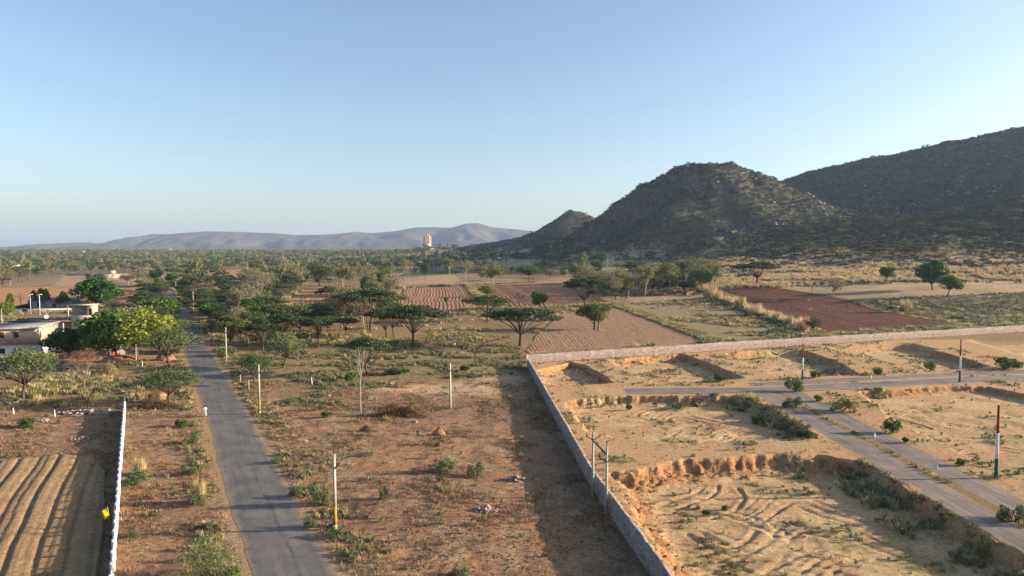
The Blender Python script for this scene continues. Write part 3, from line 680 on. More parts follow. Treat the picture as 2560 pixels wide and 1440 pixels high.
def grow_br(p, d, L, r, lev, rs, segs, tips, spread=.6, upb=.25, nsub=(2, 4)):
    e = p
    for k in range(2):
        d = d + rs.normal(size=3) * .12; d[2] += upb * .15; d /= np.linalg.norm(d); q = e + d * L / 2
        segs.append(sg(e, q, r * (1 - .18 * k), r * (1 - .18 * (k + 1)))); e = q
    if lev == 0: tips.append(e); return
    for k in range(rs.integers(*nsub)):
        nd = d + rs.normal(size=3) * spread; nd[2] += upb; nd /= np.linalg.norm(nd)
        grow_br(e, nd, L * rs.uniform(.62, .85), r * .62, lev - 1, rs, segs, tips, spread, upb, nsub)
def p_bare(seed, bark, H=6.0, lev=5, spread=.6, upb=.25, trunk=.26, r=.15, twigs=0, leafmat=None, leaf=.2):
    rs = np.random.default_rng(seed); segs = []; tips = []
    th = H * trunk; segs.append(sg((0, 0, -.25), (rs.uniform(-.15, .15), 0, th), r, r * .8))
    for k in range(4):
        a = k * 1.57 + rs.uniform(-.4, .4); d = np.array([math.cos(a) * spread, math.sin(a) * spread, .9]); d /= np.linalg.norm(d)
        grow_br(np.array([0, 0, th]), d, H * .24, r * .6, lev - 2, rs, segs, tips, spread, upb, (2, 4))
    zmax = max(s[5] for s in segs); wid = 2 * np.percentile([math.hypot(t[0], t[1]) for t in tips], 90)
    tv, tq = tubes(segs[:1] + segs[1:], 4); n1 = 4 + 16
    nt_ = 1 + 0
    v0, q0 = tubes(segs[:1], 7); v1, q1 = tubes(segs[1:], 4)
    parts = [('trunk', mesh_np('bare_trunk', v0, q0, None, M[bark], True)), ('branches', mesh_np('bare_branches', v1, q1, None, M[bark], True))]
    if twigs:
        t = np.array(tips); t = t[rs.integers(0, len(t), twigs)] + rs.normal(size=(twigs, 3)) * .3
        V, Q = leafq(t, rs.uniform(.5, 1.4, twigs) * leaf, rs, up=0, asp=.22 if leafmat is None else .6)
        parts.append(('twigs' if leafmat is None else 'crown', mesh_np('tree_twigs', V, Q, None, leafmat or M['dusty'], False, rs.uniform(0, 1, twigs))))
    return parts, zmax, max(wid, .5)
def p_column(seed, mat):
    rs = np.random.default_rng(seed); H, Rr, n = 8.0, 1.0, 1900
    t = rs.uniform(0, 1, n) ** .8; a = rs.uniform(0, 6.28, n); prof_ = np.sin(np.clip(t * .93 + .09, 0, 1) * math.pi) ** .42 * (1 - .30 * t)
    rr = Rr * prof_ * rs.uniform(.7, 1.08, n) * (1 + .25 * np.sin(a * 5 + t * 20))
    C_ = np.stack([rr * np.cos(a), rr * np.sin(a), .5 + t * (H - .5)], 1)
    V, Q = leafq(C_, rs.uniform(.6, 1.3, n) * .36, rs, up=-.3)
    tv, tq = tubes([sg((0, 0, -.2), (0, 0, H * .8), .12, .03)])
    return [('trunk', mesh_np('column_trunk', tv, tq, None, M['bark'], True)), ('crown', mesh_np('column_crown', V, Q, None, mat, False, rs.uniform(0, 1, n)))], H, 2 * Rr
def p_shrub(seed, mat, n=900, leaf=.14, H=1.5, Rr=1.1, clumps=12, bark='bark'):
    rs = np.random.default_rng(seed); cs = []; segs = []
    for k in range(clumps):
        a = rs.uniform(0, 6.28); f = math.sqrt(rs.uniform(0, 1)) * .75
        c = np.array([math.cos(a) * Rr * f, math.sin(a) * Rr * f, H * (.72 - .35 * f) + rs.uniform(-.35, .12) * H]); pr = rs.uniform(.28, .42) * Rr
        segs.append(sg((0, 0, -.1), c, .03, .01)); cs.append(c + rnd(rs, n // clumps) * (pr * rs.uniform(.3, 1.05, n // clumps) ** .6)[:, None])
    C_ = np.vstack(cs); C_[:, 2] = np.abs(C_[:, 2]); V, Q = leafq(C_, rs.uniform(.6, 1.4, len(C_)) * leaf, rs, up=.1); tv, tq = tubes(segs, 4)
    return [('stems', mesh_np('shrub_stems', tv, tq, None, M[bark], True)), ('foliage', mesh_np('shrub_foliage', V, Q, None, mat, False, rs.uniform(0, 1, len(C_))))], H, 2 * Rr
def blades(seed, mat, n=20, H=.5, Rr=.2, wd=.02, spread=.5, name='tuft'):
    rs = np.random.default_rng(seed); a = rs.uniform(0, 6.28, n); r = np.sqrt(rs.uniform(0, 1, n)) * Rr; h = H * rs.uniform(.55, 1.1, n); o = rs.uniform(.1, 1, n) * spread * h
    b = np.stack([r * np.cos(a), r * np.sin(a), 0 * a - .05], 1); tp = b + np.stack([o * np.cos(a), o * np.sin(a), h], 1)
    u = np.stack([-np.sin(a + rs.uniform(-1, 1, n)), np.cos(a), 0 * a], 1) * wd
    m = b * .45 + tp * .55; m[:, 2] += h * .08
    V = np.stack([b - u, b + u, m + u * .8, tp, m - u * .8], 1).reshape(-1, 3); k = np.arange(n)[:, None] * 5
    return mesh_np(name, V, k + np.array([[0, 1, 2, 4]]), k + np.array([[4, 2, 3]]), mat, False, np.tile(rs.uniform(0, 1, n), 2))
def clod(seed, mat, sq=.6):
    rs = np.random.default_rng(seed); V = []; Q = []; Tt = []
    n = 6
    for j, (r, z) in enumerate(((.8, -.2), (1.0, .25), (.65, .75))): V += [(r * math.cos(i * 6.28 / n + j * .4) * rs.uniform(.7, 1.2), r * math.sin(i * 6.28 / n + j * .4) * rs.uniform(.7, 1.2), z * sq + rs.uniform(-.1, .1)) for i in range(n)]
    V.append((0, 0, .95 * sq)); Q = [(j * n + i, j * n + (i + 1) % n, (j + 1) * n + (i + 1) % n, (j + 1) * n + i) for j in range(2) for i in range(n)]
    Tt = [(2 * n + i, 2 * n + (i + 1) % n, 3 * n) for i in range(n)]
    return mesh_np('clod', V, Q, Tt, mat, False)

# prototypes: (parts, height, width)
K = {}
K['acacia'] = [p_umbrella(s, M['acacia']) for s in (1, 2, 3)] + [p_umbrella(4, M['acacia'], n=10, per=420, dome=.6), p_umbrella(5, M['acacia'], n=16, per=300, dome=1.5, H=6.5, Rr=3.7)]
K['feather'] = [p_umbrella(s, M['acacia_light'], n=16, per=340, dome=1.5, thick=.75, leaf=.21, H=5, Rr=3.6) for s in (11, 12, 13)]
K['leafy'] = [p_round(s, M['green']) for s in (21, 22, 23)]
K['dense'] = [p_round(s, M['green'], n=34, per=170, leaf=.38, lo=.16) for s in (24, 25)]
K['round_dark'] = [p_round(s, M['acacia'], n=22, per=150, leaf=.26, lo=.3) for s in (26, 27)]
K['yellow'] = [p_round(s, M['yellow'], n=20, per=120, leaf=.34, lo=.25) for s in (28, 29)]
K['tall'] = [p_round(s, M['olive'], 'palebark', n=24, per=75, H=10, Rr=2.5, leaf=.36, lo=.30, trunkr=.15) for s in (31, 32, 33)]
K['dusty'] = [p_round(s, M['dusty'], 'palebark', n=26, per=70, H=9, Rr=3.0, leaf=.30, lo=.26, trunkr=.16) for s in (34, 35)]
K['bare'] = [p_bare(s, 'bark', H=6, lev=5) for s in (41, 42)]
K['bare_pale'] = [p_bare(s, 'palebark', H=9, lev=6, spread=.55, upb=.22, twigs=2600, leaf=.34) for s in (43, 44)]
K['bare_red'] = [p_bare(45, 'redtwig', H=6, lev=6, spread=.5, upb=.3, trunk=.4, r=.11, twigs=1100, leafmat=M['dead'], leaf=.16)]
K['stub'] = [p_bare(46, 'palebark', H=8, lev=4, spread=.35, upb=.35, trunk=.6, r=.16, twigs=120, leafmat=M['green'], leaf=.2)]
K['column'] = [p_column(s, M['green']) for s in (51, 52)]
K['shrub'] = [p_shrub(s, M['green'], leaf=.2) for s in (61, 62)]
K['shrub_grey'] = [p_shrub(s, M['acacia_light'], leaf=.13, n=1500) for s in (63, 64)]
K['shrub_yellow'] = [p_shrub(s, M['olive'], leaf=.2, n=800) for s in (65,)]
K['bigshrub'] = [p_shrub(66, M['acacia_light'], n=6000, leaf=.10, H=3, Rr=2.6, clumps=34)]
K['plume'] = []
for q_ in range(2):
    K['plume'].append(([('base', p_shrub(68 + q_, M['weed'], n=700, leaf=.2, H=1.0, Rr=1.0, clumps=10)[0][1][1]), ('plume', blades(198 + q_, M['hay'], n=260, H=2.3, Rr=.7, wd=.035, spread=.28))], 2.4, 2.2))
NAMES = dict(plume='grass_clump', acacia='acacia_tree', feather='thorn_tree', leafy='leafy_tree', dense='leafy_tree', round_dark='dark_tree', yellow='yellow_leaf_tree', tall='tall_sparse_tree', dusty='dusty_leaf_tree',
             bare='bare_tree', bare_pale='bare_tree', bare_red='bare_tree', stub='lopped_tree', column='columnar_tree', shrub='shrub', shrub_grey='shrub', shrub_yellow='shrub', bigshrub='shrub')
TREEPOS = []; _vi = {}
def place(kind, P, hgt, wid, label, group=None, rz=None, lean=None, cat=None):
    v = _vi.get(kind, 0); _vi[kind] = v + 1
    parts, H, W = K[kind][v % len(K[kind])]
    e = empty(NAMES[kind], (P[0], P[1], P[2]), random.uniform(0, 6.28) if rz is None else rz)
    e.scale = (wid / W, wid / W, hgt / H)
    if lean: e.rotation_euler[1] = lean
    for nm, me in parts:
        q = obj(nm, me, e)
        if nm == 'twigs': q['kind'] = 'stuff'
    tag(e, label, cat or ('shrub' if 'shrub' in kind else 'grass' if kind == 'plume' else 'tree'), group)
    TREEPOS.append((P[0], P[1], wid)); return e
def tree(kind, bx, by, ty, wpx, label, group=None, lean=None, rz=None):
    P = hit(bx, by); s = P[1] / FPX / math.cos(PITCH)
    return place(kind, P, max(.4, (by - ty) * s), max(.4, wpx * s), label, group, rz, lean)

# ------------------------------------------------------------------ trees one can tell apart: kind, base x, base y, top y, crown width (photo pixels)
TREES = [
 ('acacia', 1300, 867, 772, 185, 'dark umbrella acacia at the near left corner of the sandy ploughed field'),
 ('acacia', 1217, 806, 740, 126, 'dark flat-topped acacia below the small yellow-green tree'),
 ('acacia', 1030, 866, 763, 165, 'wide acacia with forked trunk, rightmost of the dense central clump'),
 ('acacia', 967, 848, 770, 115, 'slender-trunked acacia left of the forked one in the central clump'),
 ('acacia', 985, 842, 775, 80, 'small brownish acacia squeezed into the middle of the central clump'),
 ('acacia', 925, 825, 722, 170, 'tallest broad acacia rising above the central clump'),
 ('acacia', 832, 812, 760, 130, 'low spreading acacia on the left edge of the central clump'),
 ('acacia', 797, 860, 793, 82, 'small dark acacia with curved trunk left of the open weedy ground'),
 ('acacia', 702, 845, 763, 150, 'broad dusty acacia right of the tall roadside pole row'),
 ('feather', 707, 922, 836, 108, 'light green thorn tree on a leaning bare trunk in the weeds', None, .12),
 ('acacia', 918, 937, 840, 125, 'dense flat acacia behind the lopped pale tree'),
 ('acacia', 830, 772, 717, 80, 'small umbrella acacia in front of the red field left of centre'),
 ('acacia', 806, 800, 757, 60, 'low dark acacia under the small umbrella one near the red field'),
 ('round_dark', 1485, 826, 752, 92, 'round tree with lit olive crown standing alone in the sandy ploughed field'),
 ('yellow', 1494, 826, 752, 66, 'yellowish crown joined to the lone field tree on its sunny side'),
 ('acacia', 1462, 776, 695, 110, 'big dark round acacia at the corner between two ploughed fields'),
 ('acacia', 1495, 778, 722, 60, 'smaller dark acacia growing right against the big round one'),
 ('acacia', 1888, 713, 654, 118, 'lone umbrella acacia beside the far end of the dark field'),
 ('feather', 58, 998, 874, 165, 'large feathery thorn tree at the left edge in front of the white house'),
 ('feather', 425, 1012, 924, 158, 'flat feathery thorn tree beside the road near the walker'),
 ('feather', 425, 918, 826, 135, 'feathery thorn tree leaning over the road edge by the hut'),
 ('feather', 636, 965, 886, 90, 'small thorn tree next to the roadside pole with yellow band'),
 ('acacia', 1447, 697, 668, 48, 'tiny neat umbrella acacia on the pale strip behind the red field'),
 ('acacia', 1585, 702, 658, 60, 'dark umbrella acacia at the left end of the sparse tree row'),
 ('acacia', 575, 880, 790, 100, 'shaded acacia just behind the first tall roadside pole'),
 ('acacia', 620, 868, 782, 110, 'shaded acacia to the right of the roadside pole, trunk hidden'),
 ('acacia', 655, 880, 800, 90, 'dark acacia half hidden in the shade right of the road'),
 ('round_dark', 2032, 835, 792, 42, 'little dark tree by the wall at the corner of the dark field'),
 ('bare', 1105, 913, 836, 70, 'leafless dark tree, left of the two in the weedy clearing'),
 ('bare', 1187, 905, 843, 60, 'leafless dark tree, right of the two in the weedy clearing'),
 ('bare', 995, 898, 858, 34, 'short crooked dead tree behind the flat acacia'),
 ('stub', 902, 1038, 868, 42, 'pale lopped tree with cut branches beside the heap of dead brush'),
 ('bare_red', 212, 988, 874, 92, 'reddish leafless tree between the houses and the white wall'),
 ('bare', 220, 1022, 958, 50, 'low bare thorn bush by the rubble wall'),
 ('bare_pale', 652, 765, 678, 95, 'large pale leafless tree rising from the dark acacias by the road'),
 ('bare_pale', 915, 732, 665, 80, 'large pale leafless tree left of the stubble field'),
 ('bare_pale', 1163, 700, 650, 46, 'pale leafless tree on the bank right of the stubble field'),
 ('bare_pale', 1020, 722, 650, 34, 'thin pale bare tree at the near edge of the stubble field'),
 ('bare_pale', 982, 716, 664, 34, 'pinkish bare tree at the left end of the stubble field'),
 ('bare_pale', 758, 718, 668, 30, 'thin pale bare tree at the head of the left red field'),
 ('bare_pale', 714, 700, 656, 34, 'pale forked bare tree left of the left red field'),
 ('bare', 1065, 790, 758, 26, 'tiny bare sapling at the edge of the red field'),
 ('bare', 1298, 768, 726, 40, 'thin-leaved sapling standing in the furrows of the right red field'),
 ('bare', 1358, 768, 742, 26, 'small sapling right of the other one in the furrows'),
 ('dense', 243, 772, 688, 112, 'big bright green round tree behind the unfinished house'),
 ('dense', 2332, 724, 650, 76, 'bright green round tree, larger of the pair at far right'),
 ('leafy', 2368, 742, 684, 60, 'bright green tree with leaning trunk, smaller of the pair at far right', None, .25),
 ('leafy', 2216, 708, 666, 40, 'small yellow-green tree in the dry grass left of the green pair'),
 ('dusty', 2084, 745, 690, 48, 'thin olive tree on the edge between dark field and grey crop'),
 ('bare', 2030, 730, 694, 24, 'small bare tree left of the thin olive one'),
 ('leafy', 1322, 702, 660, 62, 'green bushy tree on the pale strip behind the right red field'),
 ('leafy', 1505, 668, 630, 30, 'vivid green treetop catching the sun behind the sparse row'),
 ('leafy', 1492, 698, 650, 34, 'tall narrow green creeper-covered tree left of the sparse row'),
 ('yellow', 345, 905, 762, 165, 'large yellow-green tree beside the stone hut'),
 ('dense', 275, 895, 770, 150, 'dark green tree crowding the houses left of the yellow-green tree'),
 ('yellow', 400, 880, 785, 110, 'bright yellow tree right behind the largest yellow-green tree'),
 ('dense', 405, 815, 740, 105, 'dark green round tree further up the left roadside'),
 ('dense', 172, 895, 818, 120, 'dark dense bush-like tree against the side of the white house'),
 ('leafy', 530, 812, 755, 52, 'bright green tree standing among acacias right of the road'),
 ('yellow', 1217, 744, 713, 44, 'small yellow-green tree on the bank between red fields'),
 ('leafy', 1063, 700, 656, 24, 'dark green tree by the far green crop'),
 ('stub', 340, 907, 800, 40, 'tall pale slim trunk in front of the yellow-green tree'),
 ('tall', 1612, 742, 654, 52, 'sparse tall tree, first from the left in the field row'),
 ('tall', 1638, 722, 650, 44, 'sparse tall tree, second from the left in the field row'),
 ('tall', 1675, 738, 648, 54, 'sparse tall tree with trunk showing, third in the field row'),
 ('tall', 1716, 722, 640, 56, 'sparse tall tree, fourth and highest in the field row'),
 ('yellow', 1757, 728, 664, 66, 'round olive tree ending the sparse row on the right'),
 ('round_dark', 1735, 735, 690, 40, 'dark bushy tree under the right end of the sparse row'),
 ('tall', 1232, 716, 653, 66, 'olive two-stemmed tree at the left of the right red field'),
 ('tall', 1205, 712, 660, 36, 'thin olive tree close to the two-stemmed one'),
 ('tall', 1124, 690, 640, 34, 'slender olive tree by the far green crop'),
 ('tall', 857, 720, 650, 60, 'tall olive tree left of the big pale bare one'),
 ('round_dark', 800, 716, 655, 66, 'broad olive-dark tree at the head of the left red field'),
 ('acacia', 725, 735, 688, 60, 'low dark acacia beside the path to the left red field'),
 ('acacia', 880, 760, 722, 70, 'dark acacia overlapping the left red field'),
 ('acacia', 480, 760, 690, 60, 'dark acacia at the road bend where poles line up'),
 ('acacia', 520, 745, 690, 100, 'wide dark acacia above the bright green roadside tree'),
 ('acacia', 655, 700, 673, 30, 'small dark acacia in front of the far orange field'),
 ('dusty', 405, 708, 655, 34, 'pale dusty tree left of the far road'),
 ('dusty', 365, 735, 690, 40, 'dry pale bush-like tree by the tan field'),
 ('dusty', 320, 712, 680, 50, 'dusty spreading tree beyond the bright green round tree'),
 ('bare', 52, 770, 728, 26, 'small bare tree between the columnar evergreens'),
 ('leafy', 1555, 742, 716, 22, 'small green sapling on the tan plot, left one'),
 ('leafy', 1525, 745, 724, 24, 'small green bush on the tan plot, left of the sapling'),
 ('leafy', 1115, 765, 742, 12, 'tiny green sapling on the right side of the furrowed field'),
 ('acacia', 440, 800, 745, 90, 'grey-green acacia between the road and the dark green round tree'),
 ('feather', 455, 850, 800, 70, 'feathery thorn tree at the road edge behind the yellow tree'),
 ('dusty', 222, 772, 747, 30, 'brownish tree in front of the big bright green one'),
 ('leafy', 160, 772, 738, 38, 'light green tree beside the lavender shed'),
 ('yellow', 15, 800, 750, 50, 'olive tree at the left edge beside a concrete pole'),
]
for t in TREES:
    tree(t[0], *t[1:6], t[6] if len(t) > 6 else None, *( [t[7]] if len(t) > 7 else []), rz=0 if len(t) > 7 else None)
for k, (bx, by, ty, wp) in enumerate(((26, 769, 733, 18), (85, 772, 725, 18), (103, 772, 720, 22), (116, 772, 722, 20), (158, 768, 727, 18), (166, 768, 731, 14))):
    tree('column', bx, by, ty, wp, ['narrow columnar evergreen, leftmost one by the black net', 'narrow columnar evergreen between the two lamp posts', 'tall dark columnar evergreen right of the lamp posts',
         'columnar evergreen hugging the tall dark one', 'small columnar evergreen at the right end of the shed', 'smallest columnar evergreen beside the shed'][k], 'columnar evergreens by the shed')
SHR = [('shrub', 1987, 978, 938, 46, 'round green bush on the corner where the paved lanes meet'), ('shrub', 2037, 945, 922, 34, 'bright green bush behind the lane crossing'),
 ('shrub_yellow', 2105, 1030, 988, 64, 'loose olive bush beside the second paved lane'), ('shrub', 2044, 1004, 983, 28, 'small dark clipped bush on the lane median'),
 ('shrub', 2228, 1084, 1036, 48, 'tall green bush at the right edge of the paved lane'), ('shrub', 2262, 1108, 1090, 20, 'little round sapling on the median, middle one'),
 ('shrub', 2399, 1166, 1142, 30, 'little dark sapling on the median, nearer one'), ('shrub', 2510, 922, 888, 80, 'large green bush at the right edge behind the cross lane'),
 ('shrub_grey', 2535, 1305, 1255, 80, 'grey-green bush at the right edge on the near median'), ('shrub', 1890, 1036, 1007, 34, 'green bush on the bank of the middle plot'),
 ('shrub', 2020, 1098, 1072, 34, 'green bush at the near right corner of the middle plot'), ('shrub_grey', 2003, 1075, 1040, 44, 'pale bush above the near right corner of the middle plot'),
 ('shrub', 1798, 955, 930, 30, 'green bush in the upper plot, left one'), ('shrub', 2196, 938, 915, 26, 'green bush by the cross lane under a berm'),
 ('shrub_grey', 1985, 1020, 985, 56, 'grey-green bush on the median near the crossing'), ('shrub_grey', 1692, 1002, 978, 44, 'pale dry bush on the top edge of the middle plot'),
 ('shrub', 2415, 918, 900, 40, 'low spreading green plant beside the striped pole'), ('shrub', 2327, 910, 882, 30, 'young green plant on the pale sand of the upper plot'),
 ('shrub', 1768, 1248, 1228, 26, 'small green plant in the near plot, left one'), ('shrub', 1815, 1232, 1215, 22, 'small dark green plant in the near plot, right one'),
 ('shrub', 1572, 1006, 986, 18, 'small green plant on the sand scarp of the middle plot'),
 ('bigshrub', 515, 1452, 1322, 160, 'large feathery green bush between the white wall and the road'), ('shrub_grey', 345, 1212, 1165, 80, 'clump of grass and shrub right of the white wall'),
 ('shrub', 578, 1440, 1412, 50, 'green tuft at the foot of the large feathery bush'), ('shrub_grey', 500, 1260, 1215, 60, 'grey-green bush on the road verge, middle one'),
 ('shrub_grey', 480, 1110, 1080, 50, 'low bush on the road verge beyond the dirt ruts'), ('shrub_grey', 330, 1345, 1320, 40, 'small yellow-green bush against the white wall'),
 ('shrub_grey', 1150, 1442, 1405, 70, 'leafy weed at the bottom edge of the open ground'), ('shrub', 990, 935, 918, 70, 'line of fresh green weeds beyond the lopped tree'),
 ('shrub', 1160, 928, 910, 30, 'green weed clump near the far wall corner'), ('shrub', 815, 1046, 1024, 30, 'green weed left of the heap of dead brush'),
 ('shrub_grey', 560, 890, 855, 60, 'grey bush under the roadside trees'), ('shrub_grey', 800, 1265, 1190, 60, 'tall spindly weed left of the near pole'),
 ('shrub_grey', 845, 1345, 1310, 60, 'weed growth at the foot of the near pole'), ('shrub_grey', 960, 1250, 1215, 28, 'lone spindly weed on the open ground'),
 ('shrub_grey', 1110, 1180, 1130, 60, 'thin weeds in the middle of the open ground'), ('shrub_grey', 1190, 1190, 1150, 50, 'thin weeds right of the others on the open ground'),
 ('shrub', 1094, 1118, 1106, 18, 'small bright green tuft on the open ground'), ('shrub', 1100, 1204, 1192, 24, 'low green tuft among the thin weeds'),
 ('shrub', 2230, 775, 764, 24, 'small dark bush on the edge of the dark field'), ('shrub', 2395, 800, 788, 36, 'green weed patch between the dark field and grey crop'),
 ('shrub', 70, 1070, 1040, 44, 'green weeds near the rubble at left')]
SHR += [('plume', 1775, 748, 705, 40, 'tall dry grass plume at the far end of the hedge by the dark field'), ('plume', 1792, 756, 722, 34, 'dry grass plume beside the farthest one along the dark field'), ('plume', 1850, 776, 738, 34, 'dry grass plume midway along the hedge, farther one'),
 ('plume', 1885, 792, 755, 50, 'widest dry grass plume midway along the hedge'), ('plume', 1942, 806, 776, 26, 'small dry grass plume along the hedge, third from the wall'), ('plume', 1972, 818, 784, 26, 'small dry grass plume along the hedge, second from the wall'),
 ('plume', 2008, 830, 788, 42, 'dry grass plume nearest the wall at the hedge end'), ('plume', 2264, 782, 745, 34, 'single dry grass plume at the edge of the grey crop'), ('plume', 400, 1005, 965, 40, 'tall yellow grass clump under the roadside thorn tree'),
 ('plume', 350, 1190, 1140, 40, 'tall grass clump with seed stalks right of the white wall'), ('plume', 498, 1255, 1190, 44, 'tall grass clump with seed stalks on the road verge'),
 ('shrub_grey', 688, 1158, 1135, 34, 'low weed bush on the right road edge, farthest one'), ('shrub_grey', 742, 1245, 1212, 44, 'low weed bush on the right road edge, middle one'), ('shrub_grey', 775, 1318, 1282, 40, 'low weed bush on the right road edge by the near pole'),
 ('shrub', 455, 1068, 1040, 40, 'dark low bush on the left verge beside the walker'), ('shrub_grey', 470, 1190, 1160, 50, 'spreading weed bush left of the road halfway down'), ('shrub', 880, 955, 925, 40, 'green bush at the foot of the flat acacia')]
for s in SHR: tree(*s)

# ------------------------------------------------------------------ trees of the wooded plain: individuals out to about 480 m, the rest one mass
def inside_any(x, y, Ps, pad=0):
    m = np.zeros(len(x), bool)
    for P in Ps: m |= sdist(P, x, y, 30) > -pad
    return m
def to_px(x, y, z):
    c, s = math.cos(PITCH), math.sin(PITCH); dz = z - CAMH
    f = y * c - dz * s; u = y * s + dz * c
    return 1280 + FPX * x / f, 720 - FPX * u / f
OPEN = [wpoly(p) for p in ([(560, 905), (700, 880), (800, 850), (1210, 800), (1320, 830), (1320, 960), (560, 1000)], [(1320, 900), (1330, 780), (1520, 760), (1760, 735), (2560, 740), (2600, 900)],
    [(0, 790), (60, 780), (230, 770), (345, 760), (345, 700), (120, 690), (0, 720)], [(960, 725), (955, 698), (1140, 684), (1420, 700), (1530, 760), (1000, 790)], [(960, 860), (1000, 780), (1330, 765), (1330, 870)], [(690, 805), (700, 752), (900, 705), (930, 770), (850, 805)], [(185, 870), (185, 765), (350, 758), (360, 800), (320, 870)])]
HOUSEZ = wpoly([(-100, 1000), (-100, 770), (240, 770), (330, 880), (330, 1000)])
def wood_ok(x, y):
    rd = linedist(ROAD_C, x, y)
    return (rd > np.where(y > 330, 4.0, 6.5)) & ~inside_any(x, y, OPEN) & ~inside_any(x, y, FIELDP, 3) & ~inside_any(x, y, [HOUSEZ, COMPOUND])
def wood_points(n, y0, y1, seed, sp, dens=None):
    rs = np.random.default_rng(seed); y = np.sqrt(rs.uniform(y0 * y0, y1 * y1, n)); x = rs.uniform(-.85, .85, n) * y
    ok = wood_ok(x, y); x, y = x[ok], y[ok]
    keep = []; cell = {}
    for k in range(len(x)):
        s_ = sp if dens is None else sp * dens(x[k], y[k]); ci = (int(x[k] // sp), int(y[k] // sp)); good = True
        for dx in (-2, -1, 0, 1, 2):
            for dy in (-2, -1, 0, 1, 2):
                for q in cell.get((ci[0] + dx, ci[1] + dy), ()):
                    if (x[q] - x[k]) ** 2 + (y[q] - y[k]) ** 2 < s_ * s_: good = False; break
        if good: keep.append(k); cell.setdefault(ci, []).append(k)
    return x[keep], y[keep]
AUTO = {'acacia': ('dark umbrella acacia in the thicket along the far roadside', 'acacias of the roadside thicket'),
        'feather': ('grey-green thorn tree in the thicket along the far roadside', 'thorn trees of the roadside thicket'),
        'leafy': ('green leafy tree among the trees of the wooded plain', 'leafy trees of the wooded plain'),
        'tall': ('sparse olive tree among the trees of the wooded plain', 'olive trees of the wooded plain'),
        'dusty': ('dusty half-bare tree among the trees of the wooded plain', 'dusty trees of the wooded plain'),
        'bare_pale': ('pale bare tree among the trees of the wooded plain', 'bare trees of the wooded plain')}
ax, ay = wood_points(9000, 175, 520, 77, 7.0)
tp = np.array(TREEPOS)
cnt = 0; AUTOT = []
for x, y in zip(ax, ay):
    if (np.hypot(tp[:, 0] - x, tp[:, 1] - y) < tp[:, 2] * .35 + 2.0).any(): continue
    px, py = to_px(x, y, 0)
    if px < -60 or px > 1780: continue
    if x > 60 and y < 380: continue
    thick = fbm(np.array([x]), np.array([y]), 60, 3, 501)[0]
    if y > 300 and thick < .36: continue
    near_road = linedist(ROAD_C, np.array([x]), np.array([y]))[0] < 75
    r = random.random()
    if near_road or y < 290: kind = 'acacia' if r < .68 else 'feather' if r < .85 else 'leafy' if r < .93 else 'dusty'
    else: kind = 'acacia' if r < .28 else 'leafy' if r < .45 else 'tall' if r < .68 else 'dusty' if r < .90 else 'bare_pale'
    h, wd = {'acacia': (5.2, 7.6), 'feather': (4.8, 6.5), 'leafy': (7, 6.4), 'tall': (10.5, 6), 'dusty': (9.5, 7), 'bare_pale': (9, 7)}[kind]
    s = random.uniform(.85, 1.45) * (1.25 if y > 340 and kind in ('tall', 'dusty', 'leafy') else 1.12 if near_road else 1.0)
    z = float(Hh(np.array([x]), np.array([y]))[0])
    AUTOT.append((kind, place(kind, (x, y, z), h * s, wd * s * random.uniform(.9, 1.15), *AUTO[kind]), x, y)); cnt += 1
LAND = [('the big bright green round tree', 243, 772), ('the pale stubble field', 1060, 705), ('the red field left of centre', 790, 740), ('the furrowed red field at centre', 1095, 750), ('the right furrowed red field', 1350, 740),
        ('the far tan field at left', 240, 703), ('the far orange field', 590, 684), ('the pale bare tree by the road', 652, 765), ('the bright green roadside tree', 530, 812), ('the first tall roadside pole', 566, 905),
        ('the far left edge of the view', 20, 700), ('the sparse field tree row', 1670, 735), ('the far bend of the road', 412, 716), ('the green bushy tree behind the red field', 1322, 702), ('the far green crop', 1080, 685), ('the houses at left', 120, 850), ('the tall olive tree', 857, 720), ('the two-stemmed olive tree', 1232, 716), ('the roadside pole with yellow base', 484, 795), ('the broad dusty acacia', 702, 845), ('the pale dusty tree by the far road', 405, 708), ('the tan plot with saplings', 1540, 742), ('the cream gable house', 488, 690), ('the low farm building', 262, 685), ('the long white house', 735, 700), ('the far red field at right', 1570, 712)]
LANDP = np.array([hit(a, b)[:2] for _, a, b in LAND])
ORD = ['', 'second ', 'third ', 'fourth ', 'fifth ', 'sixth ', 'seventh ', 'eighth ', 'ninth ', 'tenth ', 'eleventh ', 'twelfth ', 'thirteenth ', 'fourteenth ', 'fifteenth ', 'sixteenth ', 'seventeenth ', 'eighteenth ', 'nineteenth ', 'twentieth ']
LOOK = dict(acacia='dark umbrella acacia', feather='grey-green thorn tree', leafy='green leafy tree', tall='sparse olive tree', dusty='dusty half-bare tree', bare_pale='pale bare tree')
byk = {}
for kind, e, x, y in AUTOT:
    d = np.hypot(LANDP[:, 0] - x, LANDP[:, 1] - y); k = int(np.argmin(d)); byk.setdefault((kind, k), []).append((d[k], e))
for (kind, k), L in byk.items():
    for q, (d, e) in enumerate(sorted(L, key=lambda t: t[0])):
        e['label'] = ('%s, %snearest to %s' % (LOOK[kind], ORD[q], LAND[k][0])) if q < 20 else ('%s in the wood around %s' % (LOOK[kind], LAND[k][0]))
print('auto trees', cnt)

